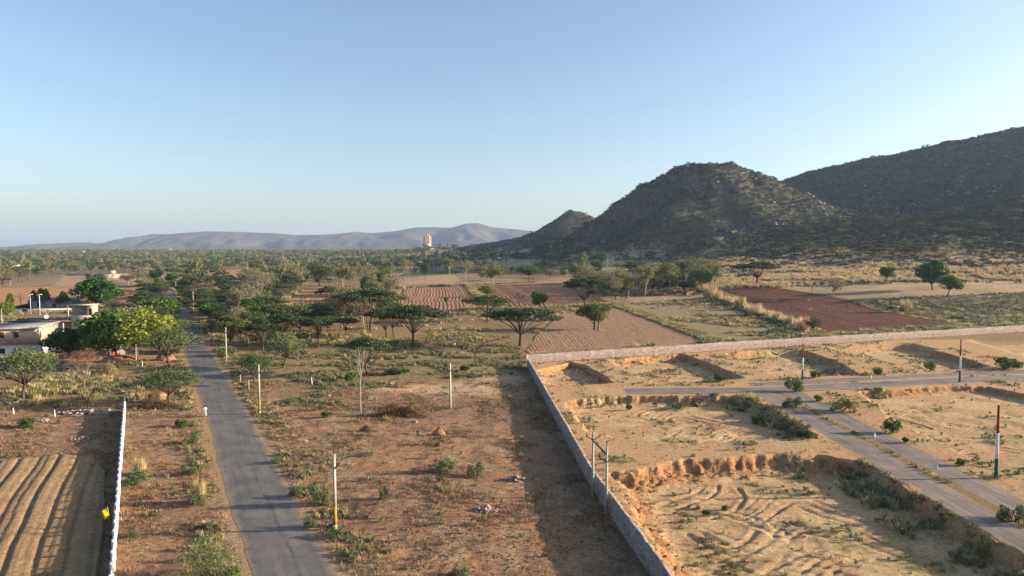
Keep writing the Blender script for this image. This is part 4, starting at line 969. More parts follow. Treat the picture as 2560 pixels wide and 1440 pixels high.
# ------------------------------------------------------------------ uncountable growth: instances on points, one object per kind of cover
PROTO = {}
def proto_coll(name, meshes):
    c = bpy.data.collections.new(name)
    for i, me in enumerate(meshes):
        o = bpy.data.objects.new('%s_%02d' % (name, i), me); c.objects.link(o)
    return c
def join_parts(parts, name):
    Vs = []; Qs = []; lv = []; n = 0; mats = []; mi = []
    for k, (nm, me) in enumerate(parts):
        v = np.empty(len(me.vertices) * 3, np.float32); me.vertices.foreach_get('co', v); q = np.empty(len(me.loops), np.int32); me.loops.foreach_get('vertex_index', q)
        Vs.append(v.reshape(-1, 3)); Qs.append(q.reshape(-1, 4) + n); n += len(v) // 3; mats.append(me.materials[0]); mi += [k] * (len(q) // 4)
        a = me.attributes.get('lv'); b = np.full(len(q) // 4, .5, np.float32)
        if a: a.data.foreach_get('value', b)
        lv.append(b)
    me = mesh_np(name, np.vstack(Vs), np.vstack(Qs), None, mats[0], False, np.concatenate(lv))
    for m in mats[1:]: me.materials.append(m)
    me.polygons.foreach_set('material_index', np.array(mi, np.int32)); return me
def scatter(name, x, y, coll, nproto, smin, smax, label, cat, seed=0, z=None, sz=1.0, tilt=.0, idx=None, sink=0.0):
    rs = np.random.default_rng(900 + seed); n = len(x)
    if z is None: z = Hh(x, y)
    me = bpy.data.meshes.new(name); me.vertices.add(n); me.vertices.foreach_set('co', np.stack([x, y, z - sink], 1).astype(np.float32).ravel())
    s = rs.uniform(smin, smax, n); sc_ = np.stack([s, s, s * rs.uniform(.75, 1.25, n) * sz], 1).astype(np.float32)
    a = me.attributes.new('scl', 'FLOAT_VECTOR', 'POINT'); a.data.foreach_set('vector', sc_.ravel())
    ro = np.stack([rs.normal(size=n) * tilt, rs.normal(size=n) * tilt, rs.uniform(0, 6.28, n)], 1).astype(np.float32)
    a = me.attributes.new('rot', 'FLOAT_VECTOR', 'POINT'); a.data.foreach_set('vector', ro.ravel())
    a = me.attributes.new('idx', 'INT', 'POINT'); a.data.foreach_set('value', (rs.integers(0, nproto, n) if idx is None else idx).astype(np.int32))
    o = obj(name, me); tag(o, label, cat, kind='stuff')
    ng = bpy.data.node_groups.new('scatter_' + name, 'GeometryNodeTree')
    ng.interface.new_socket('Geometry', in_out='INPUT', socket_type='NodeSocketGeometry'); ng.interface.new_socket('Geometry', in_out='OUTPUT', socket_type='NodeSocketGeometry')
    gi = ng.nodes.new('NodeGroupInput'); go = ng.nodes.new('NodeGroupOutput'); ip = ng.nodes.new('GeometryNodeInstanceOnPoints')
    ci = ng.nodes.new('GeometryNodeCollectionInfo'); ci.inputs[0].default_value = coll; ci.inputs['Separate Children'].default_value = True; ci.inputs['Reset Children'].default_value = True
    def na(nm, ty):
        q = ng.nodes.new('GeometryNodeInputNamedAttribute'); q.data_type = ty; q.inputs[0].default_value = nm; return q.outputs[0]
    L = ng.links.new
    L(gi.outputs[0], ip.inputs['Points']); L(ci.outputs[0], ip.inputs['Instance']); ip.inputs['Pick Instance'].default_value = True
    L(na('idx', 'INT'), ip.inputs['Instance Index'])
    er = ng.nodes.new('FunctionNodeEulerToRotation'); L(na('rot', 'FLOAT_VECTOR'), er.inputs[0]); L(er.outputs[0], ip.inputs['Rotation']); L(na('scl', 'FLOAT_VECTOR'), ip.inputs['Scale'])
    L(ip.outputs[0], go.inputs[0])
    md = o.modifiers.new('scatter', 'NODES'); md.node_group = ng
    return o

# far wood
lod = [p_umbrella(101, M['acacia'], n=8, per=45, leaf=.75), p_umbrella(102, M['acacia'], n=9, per=40, leaf=.8, dome=1.6), p_round(103, M['green'], n=12, per=30, leaf=.95),
       p_round(104, M['olive'], 'bark', n=14, per=26, H=9.5, Rr=2.8, leaf=.8), p_round(105, M['dusty'], 'bark', n=13, per=26, H=9, Rr=3, leaf=.7), p_round(106, M['acacia_light'], n=12, per=30, H=6, Rr=3.6, leaf=.8), p_round(107, M['olive'], n=12, per=28, H=7, Rr=3.4, leaf=.85)]
WOOD = proto_coll('wood_kind', [join_parts(p[0], 'wood_tree') for p in lod])
fx, fy = wood_points(70000, 520, 4200, 78, 13.0, lambda a, b: 1.0 if b < 1600 else 1.1)
tz = T(fx, fy); th = fbm(fx, fy, 90, 3, 502)
px, py = to_px(fx, fy, tz)
ok = (px > -150) & (px < 2700) & ((tz < 16) | (px < 1150)) & ~((fy < 1300) & (th < .37)) & ~((px > 1500) & (fy < 900) & (tz > 1.0)) & ~((px > 1760) & (fy < 1050))
fx, fy, tz = fx[ok], fy[ok], tz[ok]
idx = np.random.default_rng(5).choice(7, len(fx), p=[.22, .16, .10, .14, .12, .16, .10])
scatter('far_wood', fx, fy, WOOD, 7, .9, 2.0, 'distant belt of mixed trees spread over the plain to the far hills', 'wood', 1, None, idx=idx)
print('far wood', len(fx))

# scrub on the hills
SCRUB = proto_coll('scrub_kind', [join_parts(p_shrub(111 + k, M['scrub'], n=150, leaf=.62, H=3.2, Rr=2.4, clumps=9)[0], 'scrub') for k in range(3)] + [join_parts(p_umbrella(121, M['scrub'], n=7, per=36, leaf=.8, H=4, Rr=3.6)[0], 'scrub')])
rs = np.random.default_rng(9); n = 300000
y = rs.uniform(380, 1750, n); x = rs.uniform(-250, 1500, n); z = T(x, y)
px, py = to_px(x, y, z); cl = fbm(x, y, 26, 3, 503)
ok = (z > np.where(px < 1150, 30, 15)) & (px > 950) & (px < 2750) & (cl > np.where(z > 45, .18, .38)) & (rs.uniform(0, 1, n) < np.where(y < 950, 1.0, .7))
x, y, z = x[ok], y[ok], z[ok]
scatter('hill_scrub', x, y, SCRUB, 4, .38, .95, 'dark thorn scrub covering the rocky hills', 'scrub', 2, z, sink=.3, idx=rs.choice(4, len(x), p=[.33, .32, .30, .05]))
BOULD = proto_coll('boulder_kind', [clod(188 + k, M['rock'], .8) for k in range(3)])
q_ = (z > 32) & (fbm(x, y, 30, 3, 508) > .56) & (rs.uniform(0, 1, len(x)) < np.where(y > 950, .03, .12))
scatter('hill_boulders', x[q_] + 2.0, y[q_] - 1.5, BOULD, 3, .6, 2.6, 'pale boulders and rock outcrops among the hill scrub', 'boulders', 6, tilt=.2)
print('scrub', len(x))
# umbrella thorns and tall dry grass on the slope below the hills
n = 14000; y = rs.uniform(420, 1000, n); x = rs.uniform(0, 900, n); z = T(x, y); px, py = to_px(x, y, z); cl = fbm(x, y, 60, 3, 504)
ok = (px > 1330) & (px < 2750) & (z > 3) & (z < 62) & (cl > .66 - sst(8, 34, z) * .30 + (px > 1900) * (z < 24) * .08 - (px < 1850) * sst(3, 12, z) * (1 - sst(30, 45, z)) * .10) & (rs.uniform(0, 1, n) < .38)
LODA = proto_coll('slope_kind', [join_parts(p_umbrella(131 + k, M['acacia_light' if k == 1 else 'acacia'], n=8, per=90, leaf=.5)[0], 'slope_acacia') for k in range(3)])
scatter('slope_thorn_trees', x[ok], y[ok], LODA, 3, .7, 1.4, 'low umbrella thorn trees dotting the slope below the hills', 'thorn trees', 3, z[ok])
HAYC = proto_coll('hay_kind', [blades(141 + k, M['hay'], n=46, H=1.9, Rr=1.1, wd=.10, spread=.35) for k in range(3)])
n = 60000; y = rs.uniform(380, 900, n); x = rs.uniform(90, 800, n); z = T(x, y); px, py = to_px(x, y, z); cl = fbm(x, y, 34, 4, 505)
ok = (px > 1600) & (px < 2700) & (z > .8) & (z < 40) & (cl > .43) & (rs.uniform(0, 1, n) < np.clip(1.25 - z / 40, .2, 1))
scatter('tall_dry_grass', x[ok], y[ok], HAYC, 3, .6, 1.3, 'tall straw-coloured dry grass on the slope at right', 'dry grass', 4, z[ok])
BUSHC = proto_coll('slopebush_kind', [join_parts(p_shrub(151 + k, M['weedg' if k else 'scrub'], n=160, leaf=.3, H=1.3, Rr=1.1, clumps=8)[0], 'slope_bush') for k in range(2)])
n = 30000; y = rs.uniform(370, 850, n); x = rs.uniform(60, 700, n); z = T(x, y); px, py = to_px(x, y, z); cl = fbm(x, y, 22, 4, 506)
ok = (px > 1500) & (px < 2700) & (z > .8) & (z < 45) & (cl > .52) & (rs.uniform(0, 1, n) < .55)
scatter('slope_bushes', x[ok], y[ok], BUSHC, 2, .5, 1.5, 'low grey-green bushes between the dry grass at right', 'bushes', 5, z[ok])

# weeds and grass of the near and middle ground
WEED = proto_coll('weed_kind', [join_parts(p_shrub(161 + k, M['weed'], n=70, leaf=.17, H=.55, Rr=.4, clumps=6)[0], 'weed') for k in range(2)] + [join_parts(p_shrub(163, M['weedg'], n=70, leaf=.15, H=.6, Rr=.35, clumps=6)[0], 'weed')] + [blades(164, M['grassy'], n=26, H=.6, Rr=.3, wd=.03, spread=.7), blades(165, M['hay'], n=22, H=.6, Rr=.3, wd=.025, spread=.7)])
def weeds(n, x0, x1, y0, y1, fn, seed, p, smin, smax, name, label, cat, coll=WEED, k=5):
    r = np.random.default_rng(seed); x = r.uniform(x0, x1, n); y = r.uniform(y0, y1, n)
    dns = fn(x, y); ok = (r.uniform(0, 1, n) < dns) & (linedist(ROAD_C, x, y) > 3.7) & (np.maximum.reduce([sdist(P, x, y) for P in (LANE1, LANE2, CROSS1, CROSS2)]) < -.4)
    if 'bank' not in name: ok &= ~inside_any(x, y, FIELDP)
    x, y = x[ok], y[ok]; print(name, len(x))
    scatter(name, x, y, coll, k, smin, smax, label, cat, seed, idx=r.choice(k, len(x), p=p))
def f_scrub(x, y):
    g = np.zeros(len(x))
    for P in GRASSY: g = np.maximum(g, sst(-2, 3, sdist(P, x, y, 10)))
    c = sst(.42, .62, fbm(x, y, 5, 4, 511)); comp = sdist(COMPOUND, x, y, 40) > -.6
    return np.where(comp, 0, (.035 + .9 * g) * c)
weeds(90000, -120, 30, 46, 200, f_scrub, 21, [.28, .22, .18, .20, .12], .5, 1.35, 'weeds', 'grey and yellow-green weeds over the open ground by the road', 'weeds')
def f_verge(x, y):
    d = linedist(ROAD_C, x, y); return sst(3.6, 4.6, d) * (1 - sst(5.0, 9.0, d)) * sst(.42, .60, fbm(x, y, 3, 3, 512)) * .8
weeds(60000, -120, 0, 46, 190, f_verge, 22, [.2, .2, .15, .25, .2], .5, 1.2, 'verge_weeds', 'weeds and dry grass along both road edges', 'weeds')
def f_comp(x, y):
    c = sdist(COMPOUND, x, y, 40) > .7; z_, ins, edge = pitz(x, y)
    med = ((x > 47.9) & (x < 49.9) & (y < 124)).astype(float); wl = 1 - sst(.8, 3.0, linedist(WALL_A, x, y))
    return np.where(c, .02 + .4 * sst(.55, .68, fbm(x, y, 6, 4, 141)) + .04 * edge + .35 * (y > 133) * sst(.46, .60, fbm(x, y, 7, 3, 519)) + .8 * med + .5 * wl + .7 * sst(.5, 1, ins) * 0, 0) * sst(.35, .55, fbm(x, y, 3, 3, 513))
weeds(70000, 3, 118, 46, 200, f_comp, 23, [.25, .2, .2, .2, .15], .35, .95, 'plot_weeds', 'sparse weeds on the cut sand plots and the lane median', 'weeds')
BANKP = [wpoly(p) for p in ([(2060, 1140), (2200, 1165), (2340, 1250), (2570, 1380), (2570, 1440), (2400, 1360), (2200, 1260), (2090, 1190)], [(1640, 985), (1880, 985), (1930, 1005), (2050, 1095), (2000, 1095), (1900, 1040), (1830, 1005)], [(2150, 968), (2400, 955), (2390, 970), (2160, 985)])]
def f_bank(x, y):
    g = np.zeros(len(x))
    for P in BANKP: g = np.maximum(g, sst(-.6, .5, sdist(P, x, y, 10)))
    return g * sst(.45, .62, fbm(x, y, 2.5, 3, 514)) * .5
weeds(60000, 15, 70, 46, 140, f_bank, 24, [.2, .15, .15, .2, .3], .5, 1.5, 'bank_weeds', 'shrubby weeds growing on the banks beside the paved lanes', 'weeds')
MIDG = proto_coll('midgrass_kind', [blades(171, M['grassy'], n=30, H=.9, Rr=.8, wd=.08, spread=.6), blades(172, M['hay'], n=30, H=.9, Rr=.8, wd=.08, spread=.6), join_parts(p_shrub(173, M['weedg'], n=80, leaf=.28, H=.7, Rr=.8, clumps=6)[0], 'midweed'), join_parts(p_shrub(174, M['weed'], n=80, leaf=.28, H=.7, Rr=.8, clumps=6)[0], 'midweed')])
def f_mid(x, y):
    comp = sdist(COMPOUND, x, y, 40) > -1.0
    return np.where(comp | (T(x, y) > 3), 0, sst(.40, .60, fbm(x, y, 16, 4, 515)) * .9)
weeds(70000, -330, 330, 185, 430, f_mid, 25, [.30, .22, .24, .24], .5, 1.3, 'field_weeds', 'grass and weeds over the fallow ground between the fields', 'weeds', MIDG, 4)
def f_strip(x, y): return sst(-1, .5, sdist(STRIP, x, y, 10))
weeds(26000, 30, 140, 185, 350, f_strip, 26, [.62, .13, .0, .25], .6, 1.3, 'grass_strip', 'bright yellow-green grass bank along the ploughed field', 'grass', MIDG, 4)
HEDGE = [np.array([hit(a, b)[:2] for a, b in q]) for q in (((1760, 738), (1800, 752), (1870, 778), (1930, 800), (2010, 828)),)]
def f_hedge(x, y): return (linedist(HEDGE[0], x, y) < 3.0) * .9
weeds(30000, 60, 200, 200, 420, f_hedge, 27, [.1, .0, .3, .6], .9, 1.9, 'hedge_weeds', 'dark weedy hedge along the left edge of the dark field', 'hedge', MIDG, 4)
def f_hedge2(x, y): return (linedist(HEDGE[0] + np.array([2.0, 3.0]), x, y) < 2.2) * sst(.45, .6, fbm(x, y, 12, 2, 516))
weeds(22000, 60, 200, 200, 420, f_hedge2, 28, [.4, .3, .3], .8, 1.35, 'hedge_dry_grass', 'tall dry grass plumes along the left edge of the dark field', 'dry grass', HAYC, 3)
HEDGE2 = [np.array([hit(a, b)[:2] for a, b in q]) for q in (((1142, 688), (1172, 718), (1214, 762)), ((1290, 776), (1400, 770), (1530, 763)), ((958, 724), (1060, 718), (1165, 712)), ((698, 764), (728, 738), (762, 722)), ((1196, 712), (1420, 703), (1530, 698)), ((990, 788), (1130, 790), (1210, 782)), ((345, 720), (150, 716)), ((345, 764), (240, 768)))]
def f_hedges(x, y): return (np.minimum.reduce([linedist(h, x, y) for h in HEDGE2]) < 1.6) * .9
weeds(120000, -260, 110, 240, 560, f_hedges, 32, [.35, .2, .2, .25], .9, 1.9, 'field_bank_weeds', 'weeds growing on the banks between the red fields', 'weeds', MIDG, 4)
CROPP = np.array([hit(a, b)[:2] for a, b in ((2150, 757), (2260, 742), (2600, 730), (2600, 800), (2430, 808))])
def f_crop(x, y): return sst(0, 1.5, sdist(CROPP, x, y, 10)) * .9
weeds(30000, 90, 330, 210, 430, f_crop, 29, [0, 0, .85, .15], .5, 1.0, 'grey_crop', 'grey-green crop plants on the plot beyond the dark field', 'crop', MIDG, 4)
TALLG = proto_coll('tallgrass_kind', [blades(195, M['grassy'], n=40, H=1.2, Rr=.8, wd=.06, spread=.5), blades(196, M['hay'], n=40, H=1.4, Rr=.7, wd=.05, spread=.4), blades(197, M['weed'], n=40, H=1.0, Rr=.9, wd=.08, spread=.7)])
def f_front(x, y):
    P = wpoly([(-60, 990), (150, 940), (330, 930), (490, 960), (480, 1010), (200, 1020), (-60, 1030)]); return sst(-1, 2, sdist(P, x, y, 10)) * sst(.50, .62, fbm(x, y, 5, 3, 517)) * .3
weeds(16000, -130, -40, 95, 165, f_front, 30, [.5, .25, .25], .5, 1.0, 'verge_dry_grass', 'tall yellow-green grass between the houses and the white wall', 'grass', TALLG, 3)
STUB = proto_coll('stubble_kind', [blades(191, M['stubble'], n=12, H=.28, Rr=.22, wd=.016, spread=1.0), blades(192, M['dead'], n=12, H=.25, Rr=.22, wd=.018, spread=1.2), blades(193, M['weed'], n=12, H=.25, Rr=.2, wd=.02, spread=1.0)])
def f_stub(x, y):
    comp = sdist(COMPOUND, x, y, 40) > -.6; return np.where(comp, .015, .03 + .6 * sst(.50, .64, fbm(x, y, 4.5, 4, 118)))
weeds(150000, -84, 70, 46, 135, f_stub, 31, [.55, .40, .05], .6, 1.6, 'dry_stubble', 'sparse dry stubble and dead tufts over the bare ground', 'stubble', STUB, 3)
# clods and small stones
CLOD = proto_coll('clod_kind', [clod(181, M['ground']), clod(182, M['ground']), clod(183, M['pinkrock'])])
for me in [o.data for o in CLOD.objects][:2]:
    a = me.attributes.new('Col', 'FLOAT_COLOR', 'POINT'); a.data.foreach_set('color', np.tile(np.array([.30, .185, .11, 1], np.float32), len(me.vertices)))
r = np.random.default_rng(40); n = 60000; x = r.uniform(-84, 60, n); y = 46 + 100 * r.uniform(0, 1, n) ** 1.6
ok = (linedist(ROAD_C, x, y) > 3.4) & (sdist(COMPOUND, x, y, 40) < -.6) & (fbm(x, y, 5, 3, 520) > .42); x, y = x[ok], y[ok]
scatter('clods', x, y, CLOD, 3, .03, .12, 'clods and pebbles strewn over the bare brown ground', 'clods', 41, idx=r.choice(3, len(x), p=[.5, .47, .03]))
r = np.random.default_rng(43); n = 90000; x = r.uniform(4, 80, n); y = r.uniform(46, 150, n); pz_, in_, ed_ = pitz(x, y)
ok = (sdist(COMPOUND, x, y, 40) > .8) & (np.maximum.reduce([sdist(P, x, y) for P in (LANE1, LANE2, CROSS1, CROSS2)]) < -.3) & (r.uniform(0, 1, n) < .006 + .35 * ed_); x, y = x[ok], y[ok]
SCLOD = proto_coll('sandclod_kind', [clod(185, M['ground']), clod(186, M['ground']), clod(187, M['ground'])])
for q_, me in enumerate([o.data for o in SCLOD.objects]):
    a = me.attributes.new('Col', 'FLOAT_COLOR', 'POINT'); a.data.foreach_set('color', np.tile(np.array([(.44, .27, .145, 1), (.34, .19, .10, 1), (.48, .33, .2, 1)][q_], np.float32), len(me.vertices)))
scatter('sand_clods', x, y, SCLOD, 3, .05, .18, 'lumps of cut sand on the banks and floors of the plots', 'clods', 44)
print('cover done')

# ------------------------------------------------------------------ stone compound wall
def wallmesh(P, h, th, mat, name, label, top=.12, side=1):
    seg = np.linalg.norm(np.diff(P, axis=0), axis=1); cum = np.append(0, np.cumsum(seg)); s = np.arange(0, cum[-1], .45)
    cx = np.interp(s, cum, P[:, 0]); cy = np.interp(s, cum, P[:, 1]); d = (P[-1] - P[0]) / np.linalg.norm(P[-1] - P[0]); n = np.array([d[1], -d[0]]) * side
    o0 = np.array([cx[0], cy[0]])
    prof_ = [(0, -1.6), (0, .4), (0, .9), (.02, h), (th - .02, h), (th, .9), (th, .3), (th, -1.6)]
    V = []; rs = np.random.default_rng(3)
    hv = (fbm(s, 0 * s, 6, 3, 601) - .5) * .22
    for a, z in prof_:
        j = rs.normal(size=len(s)) * .03; jz = (rs.normal(size=len(s)) * .05 + hv) * (z >= h)
        V.append(np.stack([cx - o0[0] + n[0] * (a + j), cy - o0[1] + n[1] * (a + j), z + jz], 1))
    k = len(prof_); V = np.stack(V, 1).reshape(-1, 3); i, j = np.meshgrid(np.arange(k - 1), np.arange(len(s) - 1)); a = (j * k + i).ravel()
    Q = np.stack([a, a + 1, a + 1 + k, a + k], 1); e0 = [(0, 1, 2, 3), (0, 3, 4, 7), (4, 5, 6, 7)]; e1 = [tuple(q + (len(s) - 1) * k for q in t) for t in e0]
    o = obj(name, mesh_np(name, V, np.vstack([Q, e0, e1]), None, mat, False), None, (o0[0], o0[1], 0)); tag(o, label, 'wall'); return o
M['stone_a'] = mat_stone('shade_darkened_masonry', (.22, .155, .13), (.29, .24, .215), (.30, .25, .22), 2.6)  # same stone as the far wall, colours darkened to deepen the shaded face
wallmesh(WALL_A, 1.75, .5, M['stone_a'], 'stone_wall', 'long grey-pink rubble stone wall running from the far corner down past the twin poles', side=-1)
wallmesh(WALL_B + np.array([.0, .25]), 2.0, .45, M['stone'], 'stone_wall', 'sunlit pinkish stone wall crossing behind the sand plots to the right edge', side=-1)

# ------------------------------------------------------------------ white panel wall at left
A, B = flat(312, 1030), flat(282, 1440); dv = (B - A) / np.linalg.norm(B - A); B = B + dv * 10
L = np.linalg.norm(B - A); nb = int(L / 2.4)
ww = empty('panel_wall', (A[0], A[1], 0), math.atan2(dv[1], dv[0])); tag(ww, 'white panel wall with stepped posts between the tilled sand and the road', 'wall')
M['panel'] = mat_plain('panel_paint', (.60, .585, .57), sc=2, var=.15)
pm = MB().box(-.13, .13, -.16, .16, -.6, 1.68).me('post', M['white'])
slm = MB().box(.135, 2.265, -.04, .04, 0, .355).me('slab', M['panel'])
for k in range(nb + 1):
    obj('post', pm, ww, (k * 2.4, 0, 0))
    if k < nb:
        for q in range(4): obj('slab', slm, ww, (k * 2.4, .0, .02 + q * .365))
P = hit(312, 1022); mp = empty('gate_post', (P[0], P[1], P[2])); tag(mp, 'tall thin grey post at the far end of the white wall', 'post')
MB().box(-.09, .09, -.09, .09, -.4, 2.5, .85, .85).build('shaft', M['concrete'], mp); MB().box(-.12, .12, -.12, .12, 2.5, 2.58).build('cap', M['concrete'], mp)
# yellow flag on the wall
P = hit(276, 1325); fl = empty('flag', (P[0], P[1], P[2])); tag(fl, 'small yellow flag on a thin stick beside the white wall', 'flag')
MB().tube((0, 0, -.2), (-.2, 0, 2.3), .02, .015).build('stick', M['palebark'], fl)
fv = []; nu, nv = 8, 8
for i in range(nu + 1):
    for j in range(nv + 1):
        u, v = i / nu, j / nv; fv.append((-.15 - .05 * (1 - v) - .55 * u * (1 - .25 * v) + .02, .08 * math.sin(u * 5 + v * 2), 2.25 - .95 * v - .35 * u))
me = mesh_np('cloth', fv, [(i * (nv + 1) + j, i * (nv + 1) + j + 1, (i + 1) * (nv + 1) + j + 1, (i + 1) * (nv + 1) + j) for i in range(nu) for j in range(nv)], None, M['flag'], True)
c = obj('cloth', me, fl); c.modifiers.new('thick', 'SOLIDIFY').thickness = .01

# ------------------------------------------------------------------ poles
def pole(bx, by, ty, label, band=True, arms=True, pin=True, cat='utility pole', lean=0.0, name='utility_pole', group='concrete poles'):
    P = hit(bx, by); H = (by - ty) * P[1] / FPX / math.cos(PITCH)
    e = empty(name, (P[0], P[1], P[2]), math.atan2(_rd[1], _rd[0]) - math.pi / 2); tag(e, label, cat, group)
    Hs = H - (.9 if pin else 0)
    w0, w1 = .17, .10
    def sec(nm, z0, z1, mt, g=0.0):
        a, b = w0 + (w1 - w0) * max(z0, 0) / Hs + g, w0 + (w1 - w0) * z1 / Hs + g
        MB().box(-a, a, -a * .8, a * .8, z0, z1, b / a, b / a).build(nm, mt, e)
    if band: sec('shaft', -.5, .55, M['concrete']); sec('yellow_band', .55, 2.3, M['band'], .004); sec('shaft', 2.3, Hs, M['concrete'])
    else: sec('shaft', -.5, Hs, M['concrete'])
    if pin: MB().tube((0, 0, Hs - .3), (0, 0, H - .12), .045, .04).tube((0, 0, H - .15), (-.1, 0, H), .05, .02).build('top_bracket', M['iron'], e)
    if arms:
        b = MB()
        for sx in (-1, 1): b.tube((0, -.12, Hs - 1.35), (sx * .62, -.12, Hs - .75), .05, .045).tube((sx * .62, -.12, Hs - .78), (sx * .64, -.12, Hs - .48), .035, .03)
        b.build('crossarm', M['iron'], e)
        for sx in (-1, 1): MB().lathe([(.03, Hs - .62), (.075, Hs - .58), (.05, Hs - .52), (.07, Hs - .46), (.02, Hs - .42)], 8, ox=sx * .64, oy=-.12).build('insulator', M['iron'], e)
    return e
pole(838, 1326, 1105, 'nearest concrete pole right of the road with yellow painted band and V bracket')
pole(649, 1036, 895, 'concrete pole with yellow band by the road beyond the walker')
pole(566, 905, 808, 'plain pale concrete pole right of the road under the acacias', band=False)
pole(1126, 1022, 893, 'pale concrete pole alone on the brown ground near the far wall corner', band=False)
pole(484, 795, 722, 'roadside pole with yellow base left of the bright green tree')
pole(440, 742, 700, 'distant roadside pole beside the far stretch of road', band=False)
pole(333, 768, 730, 'far thin pole beside the tan field', band=False)
pole(620, 695, 650, 'far thin pole in front of the orange field', band=False)
pole(758, 772, 742, 'short pole standing at the edge of the left red field', band=False, pin=False)
pole(806, 790, 765, 'short pole among the low acacias near the red field', band=False, pin=False)
pole(5, 815, 765, 'pale pole at the left edge behind the white house', band=False)
pole(1519, 672, 645, 'far pole behind the vivid green treetop', band=False)
pole(298, 672, 660, 'tiny far pole beside the farm buildings at left', band=False, pin=False, arms=False)
# twin pole structure at the wall
tw = empty('twin_pole', (*hit(1482, 1240)[:2], 0)); tag(tw, 'pair of concrete poles joined by dark cross bars in front of the stone wall', 'utility pole')
Pa = hit(1482, 1240); Pb = hit(1516, 1285); off = Pb - Pa; off[2] = 0
Ht = 6.8
for o_ in (np.zeros(3), off):
    MB().box(o_[0] - .16, o_[0] + .16, o_[1] - .14, o_[1] + .14, -.5, Ht, .62, .62).build('pole', M['concrete'], tw)
dn = off / np.linalg.norm(off); pn = np.array([-dn[1], dn[0], 0])
for k, zz_ in enumerate((Ht - .75, Ht - .95)):
    MB().tube(np.array([0, 0, zz_]) - dn * .2 + pn * (.13 if k else -.13), off + np.array([0, 0, zz_]) + dn * .2 + pn * (.13 if k else -.13), .07, .07).build('cross_bar', M['iron'], tw)
for o_, zb in ((np.zeros(3), Ht - .5), (off, Ht - 1.3)):
    for sx in (-1, 1):
        MB().tube(o_ + np.array([0, -.14, zb - .25]), o_ + np.array([sx * .7, -.14, zb + .15]), .05, .045).build('bracket', M['iron'], tw)
        MB().lathe([(.03, zb + .15), (.08, zb + .2), (.05, zb + .27), (.08, zb + .34), (.02, zb + .4)], 8, ox=o_[0] + sx * .7, oy=o_[1] - .14).build('insulator', M['iron'], tw)
    MB().tube(o_ + np.array([0, 0, Ht]), o_ + np.array([0, 0, Ht + .35]), .04, .03).lathe([(.03, Ht + .3), (.09, Ht + .36), (.05, Ht + .44), (.08, Ht + .5), (.02, Ht + .56)], 8, ox=o_[0], oy=o_[1]).build('top_pin', M['iron'], tw)
# three-coloured poles
for bx, by, ty, lab in ((2490, 1196, 1009, 'nearest red, white and green striped pole at the right beside the paved lane'), (2399, 956, 847, 'red, white and green striped pole where the cross lane turns, far right'), (2006, 950, 859, 'red and white striped pole behind the round bush at the lane crossing')):
    P = hit(bx, by); H = (by - ty) * P[1] / FPX; e = empty('striped_pole', (P[0], P[1], P[2])); tag(e, lab, 'pole', 'striped poles along the lanes')
    r0, r1 = .20, .12; f = lambda z: r0 + (r1 - r0) * z / H
    for nm, z0, z1, mt in (('green_section', -.4, H * .27, 'greenpaint'), ('white_section', H * .27, H * .62, 'white'), ('red_section', H * .62, H, 'redpaint')):
        MB().tube((0, 0, z0), (0, 0, z1), f(max(z0, 0)), f(z1), 12).build(nm, M[mt], e, False)
# small marker posts
for k, (bx, by, hp, lab) in enumerate(((780, 962, 20, 'short white marker post in the weeds left of the lopped tree'), (554, 891, 18, 'short white marker post beside the plain roadside pole'), (601, 957, 22, 'leaning pale marker post on the right road verge, farther one'),
        (622, 972, 24, 'leaning pale marker post on the right road verge, nearer one'), (356, 918, 20, 'white marker post in front of the yellow-green tree'), (34, 1035, 16, 'thin leaning marker post left of the rubble wall'), (137, 1042, 18, 'thin white marker post at the rubble wall'),
        (2178, 948, 10, 'tiny white marker on the cross lane median'), (2186, 1095, 14, 'small white frame marker on the lane median, farther one'), (2343, 1172, 10, 'small white marker on the lane median, nearer one'),
        (2430, 715, 14, 'white fence post at far right, first of the row'), (2461, 718, 13, 'white fence post at far right, second of the row'), (2489, 723, 13, 'white fence post at far right, third of the row'), (2518, 724, 12, 'white fence post at far right, fourth of the row'),
        (1571, 752, 12, 'small white post at the edge of the fallow strip, left one'), (1662, 752, 10, 'small white post at the edge of the fallow strip, right one'), (912, 838, 20, 'leaning white post under the central acacia clump'))):
    P = hit(bx, by); H = hp * P[1] / FPX
    e = MB().box(-.09, .09, -.07, .07, -.3, H * .93, .8, .8).lathe([(.072, H * .93), (.05, H * .97), (.02, H)], 6).build('marker_post', M['white' if k not in (2, 3) else 'concrete']); e.location = P
    e.rotation_euler = (0, random.uniform(-.12, .12), random.uniform(0, 3)); tag(e, lab, 'post', 'marker posts')

